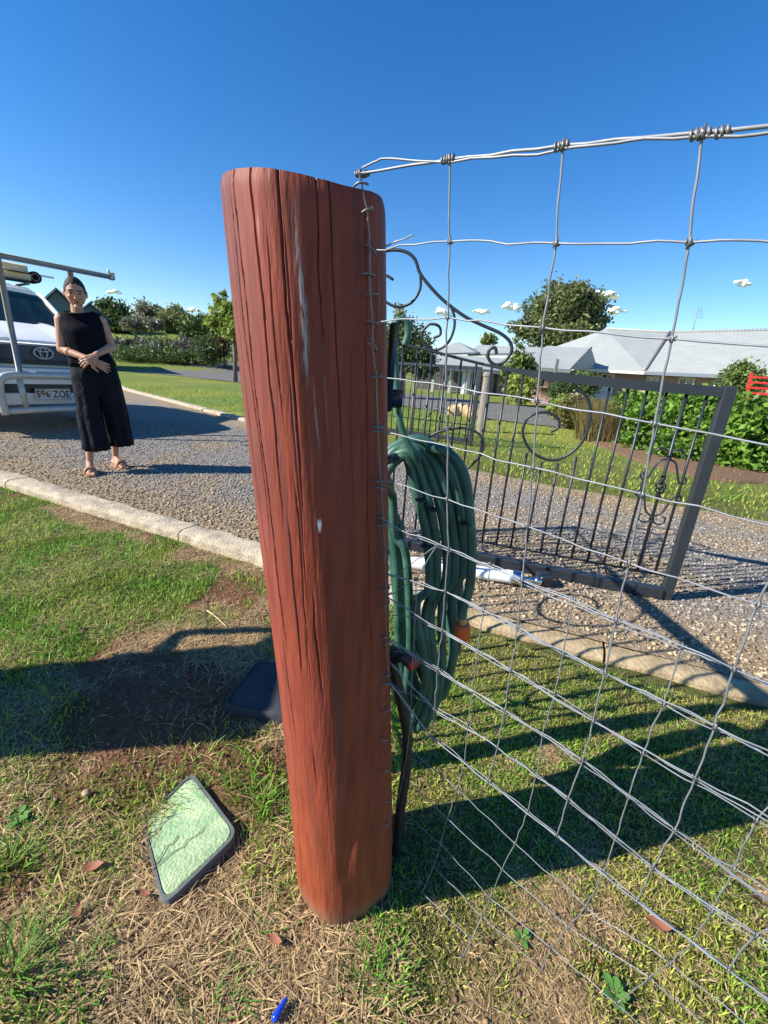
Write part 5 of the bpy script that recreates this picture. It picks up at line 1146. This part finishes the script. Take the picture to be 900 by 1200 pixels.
# porch with brick columns
PR = empty('porch', at(650, 470, 22), 0, 'brick columned entrance porch with low grey roof left of the brick house', 'porch'); q0 = Vector(PR.location); q0.z = 0; PR.location = q0
pe0, pe1, pr1, pr0 = at(603, 432, 22), at(668, 433, 22), at(693, 408, 26), at(640, 409, 26.5); pe0.z = pe1.z; pr0.z = pr1.z
roof_face([pe0 - q0, pe1 - q0, pr1 - q0, pr0 - q0], PR); roof_face([pe1 - q0, pr1 - q0, at(700, 431, 27.5) - q0], PR)
MB().tube([pe1 - q0 + dd, pr1 - q0 + dd], .05, 6).build('hip_flashing', m_alud, PR); MB().box((pe0 + pe1) / 2 - q0 + Vector((0, -.04, -.1)), ((pe1 - pe0).length, .1, .12)).build('gutter', m_roof, PR, smooth=False)
for px in (612, 630, 643): c = at(px, 440, 22.3) - q0; MB().box((c.x, c.y, pe0.z / 2 - .1), (.42, .42, pe0.z - .1), bev=.02).build('brick_column', m_brick, PR)
c = at(650, 440, 21.5) - q0; MB().box((c.x, c.y, pe0.z / 2), (.12, .12, pe0.z + .8)).build('steel_pole', m_alud, PR, smooth=False)
wa, wb = at(600, 440, 25.5) - q0, at(668, 440, 25.5) - q0; wallq(wa, wb, -.2, pe0.z, PR, m_brick); window(PR, wa, wb, .1, .32, .5, 1.9); window(PR, wa, wb, .5, .75, .2, 2.0)
c = at(640, 478, 20.5) - q0; MB().box((c.x, c.y, .4), (.9, .4, .8), bev=.03).build('brick_planter', m_brick, PR)
# middle grey building with carport
M1 = empty('grey_roof_building', at(560, 450, 28), 0, 'low building with grey sheet roof and pale roller doors seen through the gate', 'house'); q1 = Vector(M1.location); q1.z = 0; M1.location = q1
def A(px, py, D): return at(px, py, D) - q1
e0, e1 = A(488, 427, 26), A(616, 429, 26); e1.z = e0.z; r0, r1 = A(500, 413.5, 29), A(612, 412, 29); r1.z = r0.z
roof_face([e0, e1, r1, r0], M1); MB().box((e0 + e1) / 2 + Vector((0, -.05, -.1)), ((e1 - e0).length, .1, .16)).build('gutter', m_roofd, M1, smooth=False)
h0, h1_, hp_ = A(500, 414, 29.2), A(557, 413, 29.2), A(537, 400.5, 32); roof_face([h0, h1_, hp_], M1); roof_face([h1_, A(566, 413, 33), hp_], M1)
g0, g1, g2, g3 = A(548, 415, 31), A(700, 410, 31), A(690, 401, 35), A(560, 404, 35); g2.z = g3.z; roof_face([g0, g1, g2, g3], M1)
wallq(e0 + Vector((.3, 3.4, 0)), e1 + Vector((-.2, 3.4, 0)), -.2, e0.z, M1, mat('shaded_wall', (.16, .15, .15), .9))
for px, w_ in [(547, .62), (560, .5)]:
    c = A(px, 440, 26.4); MB().tube([(c.x, c.y, -.1), (c.x, c.y, e0.z - .1)], .42 * w_, 16).build('pale_column', m_render, M1, auto=40)
for px0, px1 in [(566, 580), (584, 606)]:
    a, b = A(px0, 440, 28), A(px1, 440, 28); wallq(a, b, 0, e0.z - .4, M1, m_alu, .08, 'roller_door')
for px in (508, 528, 575, 612): c = A(px, 440, 26.2); MB().box((c.x, c.y, e0.z / 2 - .05), (.12, .12, e0.z)).build('carport_post', m_render, M1, smooth=False)
for k in range(5):
    g = at(520 + k * 6, 452, 22.5); o = None
# pale sandstone edging rocks by the lane
rock_group = 'sandstone rocks edging the far garden'
for k, (px, py) in enumerate([(531, 487), (538, 486), (545, 488), (552, 489), (559, 491)]):
    g = ground_at(px, py); rb = random.Random(k); m = MB().ellipsoid((0, 0, .1), (.17 + .05 * rb.random(), .14, .15 + .05 * rb.random()), 9, 6, fn=lambda p: p * (1 + .12 * math.sin(p.x * 40 + k))); o = m.build('rock', mat('sandstone', (.5, .36, .2), .9) if k == 0 else bpy.data.materials['sandstone'], None, smooth=False); o.location = g; tag(o, ['leftmost', 'second from left', 'middle', 'fourth from left', 'rightmost'][k] + ' of the pale sandstone rocks seen through the gate', 'rock', rock_group)
# teal gabled shed behind the car and a small grey one
def shed(label, pk, halfw, eave_dy, D, m, depth=6):
    P = at(*pk, D); s = D / 480; e = empty('shed', (P.x, P.y, gz(P.x, P.y)), math.atan2(P.x, P.y) * -1, label, 'shed', 'gabled sheds behind the car'); z0 = P.z - e.location.z; hw = halfw * s; ze = z0 - eave_dy * s
    MB().prism([(-hw, 0, -.2), (hw, 0, -.2), (hw, 0, ze), (0, 0, z0), (-hw, 0, ze)], (0, depth, 0)).build('gable_wall', m, e, smooth=False)
    for sx in (-1, 1): MB().prism([(sx * (hw + .25), -.3, ze - .15), (0, -.3, z0 + .05), (0, -.3, z0 + .15), (sx * (hw + .25), -.3, ze - .05)], (0, depth + .6, 0)).build('roof_side', m_roof if sx < 0 else m_teal, e, smooth=False)
    MB().box((0, -.03, .9), (1.4, .06, 1.9)).build('door', m_roofd, e, smooth=False)
    return e
shed('teal gabled shed behind the bonnet of the white car', (66, 341), 15, 16, 24, m_teal)
shed('small dark gabled shed beyond the womans shoulder', (105, 357), 15, 14, 34, m_teal)
# red slatted swing seat by the hedge
c = at(890, 476, 8.9); rs = empty('garden_bench', (c.x, c.y, 0), R(-20), 'red slatted metal garden bench behind the hedge at the right edge', 'bench')
for sx in (-.42, .0, .42, .84): MB().box((sx + .2, .12, 1.02), (.04, .05, .95), Matrix.Rotation(R(-15), 3, 'X')).build('frame_upright', m_red, rs, smooth=False)
for k in range(8): MB().box((.41, .005 + .028 * k, .68 + .103 * k), (1.34, .022, .035), Matrix.Rotation(R(-15), 3, 'X')).build('slat', m_red, rs, smooth=False)
MB().box((.4, -.25, .62), (1.34, .5, .05)).build('seat_board', m_red, rs, smooth=False)
for sx in (-.2, 1.0): MB().box((sx, -.2, .3), (.05, .5, .6)).build('leg', m_red, rs, smooth=False)
MB().box((.55, -.22, .72), (.5, .4, .12), bev=.03).build('white_cushion', m_white, rs)
# ================================================================ CLOUDS
def cloud(px, py, wpx, hpx, label, seed):
    D = 900; c = at(px, py, D); s = D / 480; r_ = random.Random(seed); mb = MB()
    hpx *= 1.35
    for i in range(15):
        t = r_.uniform(-1, 1); e = (1 - t * t) ** .5; mb.ellipsoid((t * wpx * s * .42, r_.uniform(-.2, .2) * wpx * s * .3, r_.uniform(-.15, .45) * hpx * s * e), (wpx * s * r_.uniform(.10, .22), wpx * s * .14, hpx * s * r_.uniform(.12, .26) * (e + .2)), 12, 8, fn=None)
    o = mb.build('cloud', m_cloud, None); o.location = c; o.rotation_euler = (0, 0, 0); tag(o, label, 'cloud', 'small white clouds low in the sky')
    md = o.modifiers.new('r', 'REMESH'); md.mode = 'VOXEL'; md.voxel_size = max(.6, hpx * s * .05); md.use_smooth_shade = True; md = o.modifiers.new('s', 'SMOOTH'); md.iterations = 6
for i, (px, py, w_, h_, lab) in enumerate([(599, 361, 17, 7, 'small cloud above the left side of the gum tree'), (565, 366, 18, 4, 'thin cloud left of the cloud by the gum tree'), (519, 367, 15, 9, 'cloud behind the wire at the swan neck scroll'), (710, 348, 26, 8, 'larger cloud just right of the gum tree top'), (722, 366, 22, 6, 'lower cloud right of the gum tree'), (869, 333, 17, 5, 'lone cloud near the right edge'), (133, 343, 18, 3.5, 'thin cloud right of the womans head'), (227, 365, 14, 5, 'small cloud left of the light young tree'), (122, 358, 14, 6, 'cloud low behind the womans shoulder')]): cloud(px, py, w_, h_, lab, i)
# ================================================================ ADDED SHADOW CASTER (unseen bin shape left of the frame, placed for its shadow)
wb_ = empty('shadow_caster', (-1.98, .76, 0), R(12), 'unseen bin-shaped shadow caster added on the lawn outside the left edge', 'bin')
MB().loft([[(-.22, -.17, .08), (.22, -.17, .08), (.22, .15, .08), (-.22, .15, .08)], [(-.25, -.21, .94), (.25, -.21, .94), (.25, .19, .94), (-.25, .19, .94)]]).build('caster_body', m_caster, wb_, auto=30)
MB().loft([[(-.27, -.23, .94), (.27, -.23, .94), (.27, .21, .94), (-.27, .21, .94)], [(-.24, -.15, 1.0), (.22, -.15, 1.03), (.22, .18, 1.06), (-.24, .18, 1.03)]]).build('caster_lid', m_caster, wb_, auto=30)
MB().tube([(.2, .20, 1.0), (.2, .30, 1.04), (-.2, .30, 1.04), (-.2, .20, 1.0)], .024, 8).build('handle', m_caster, wb_)
for sx in (-1, 1): MB().tube([(sx * .22, .22, .1), (sx * .28, .22, .1)], .1, 16).build('wheel', m_rub, wb_, auto=40)
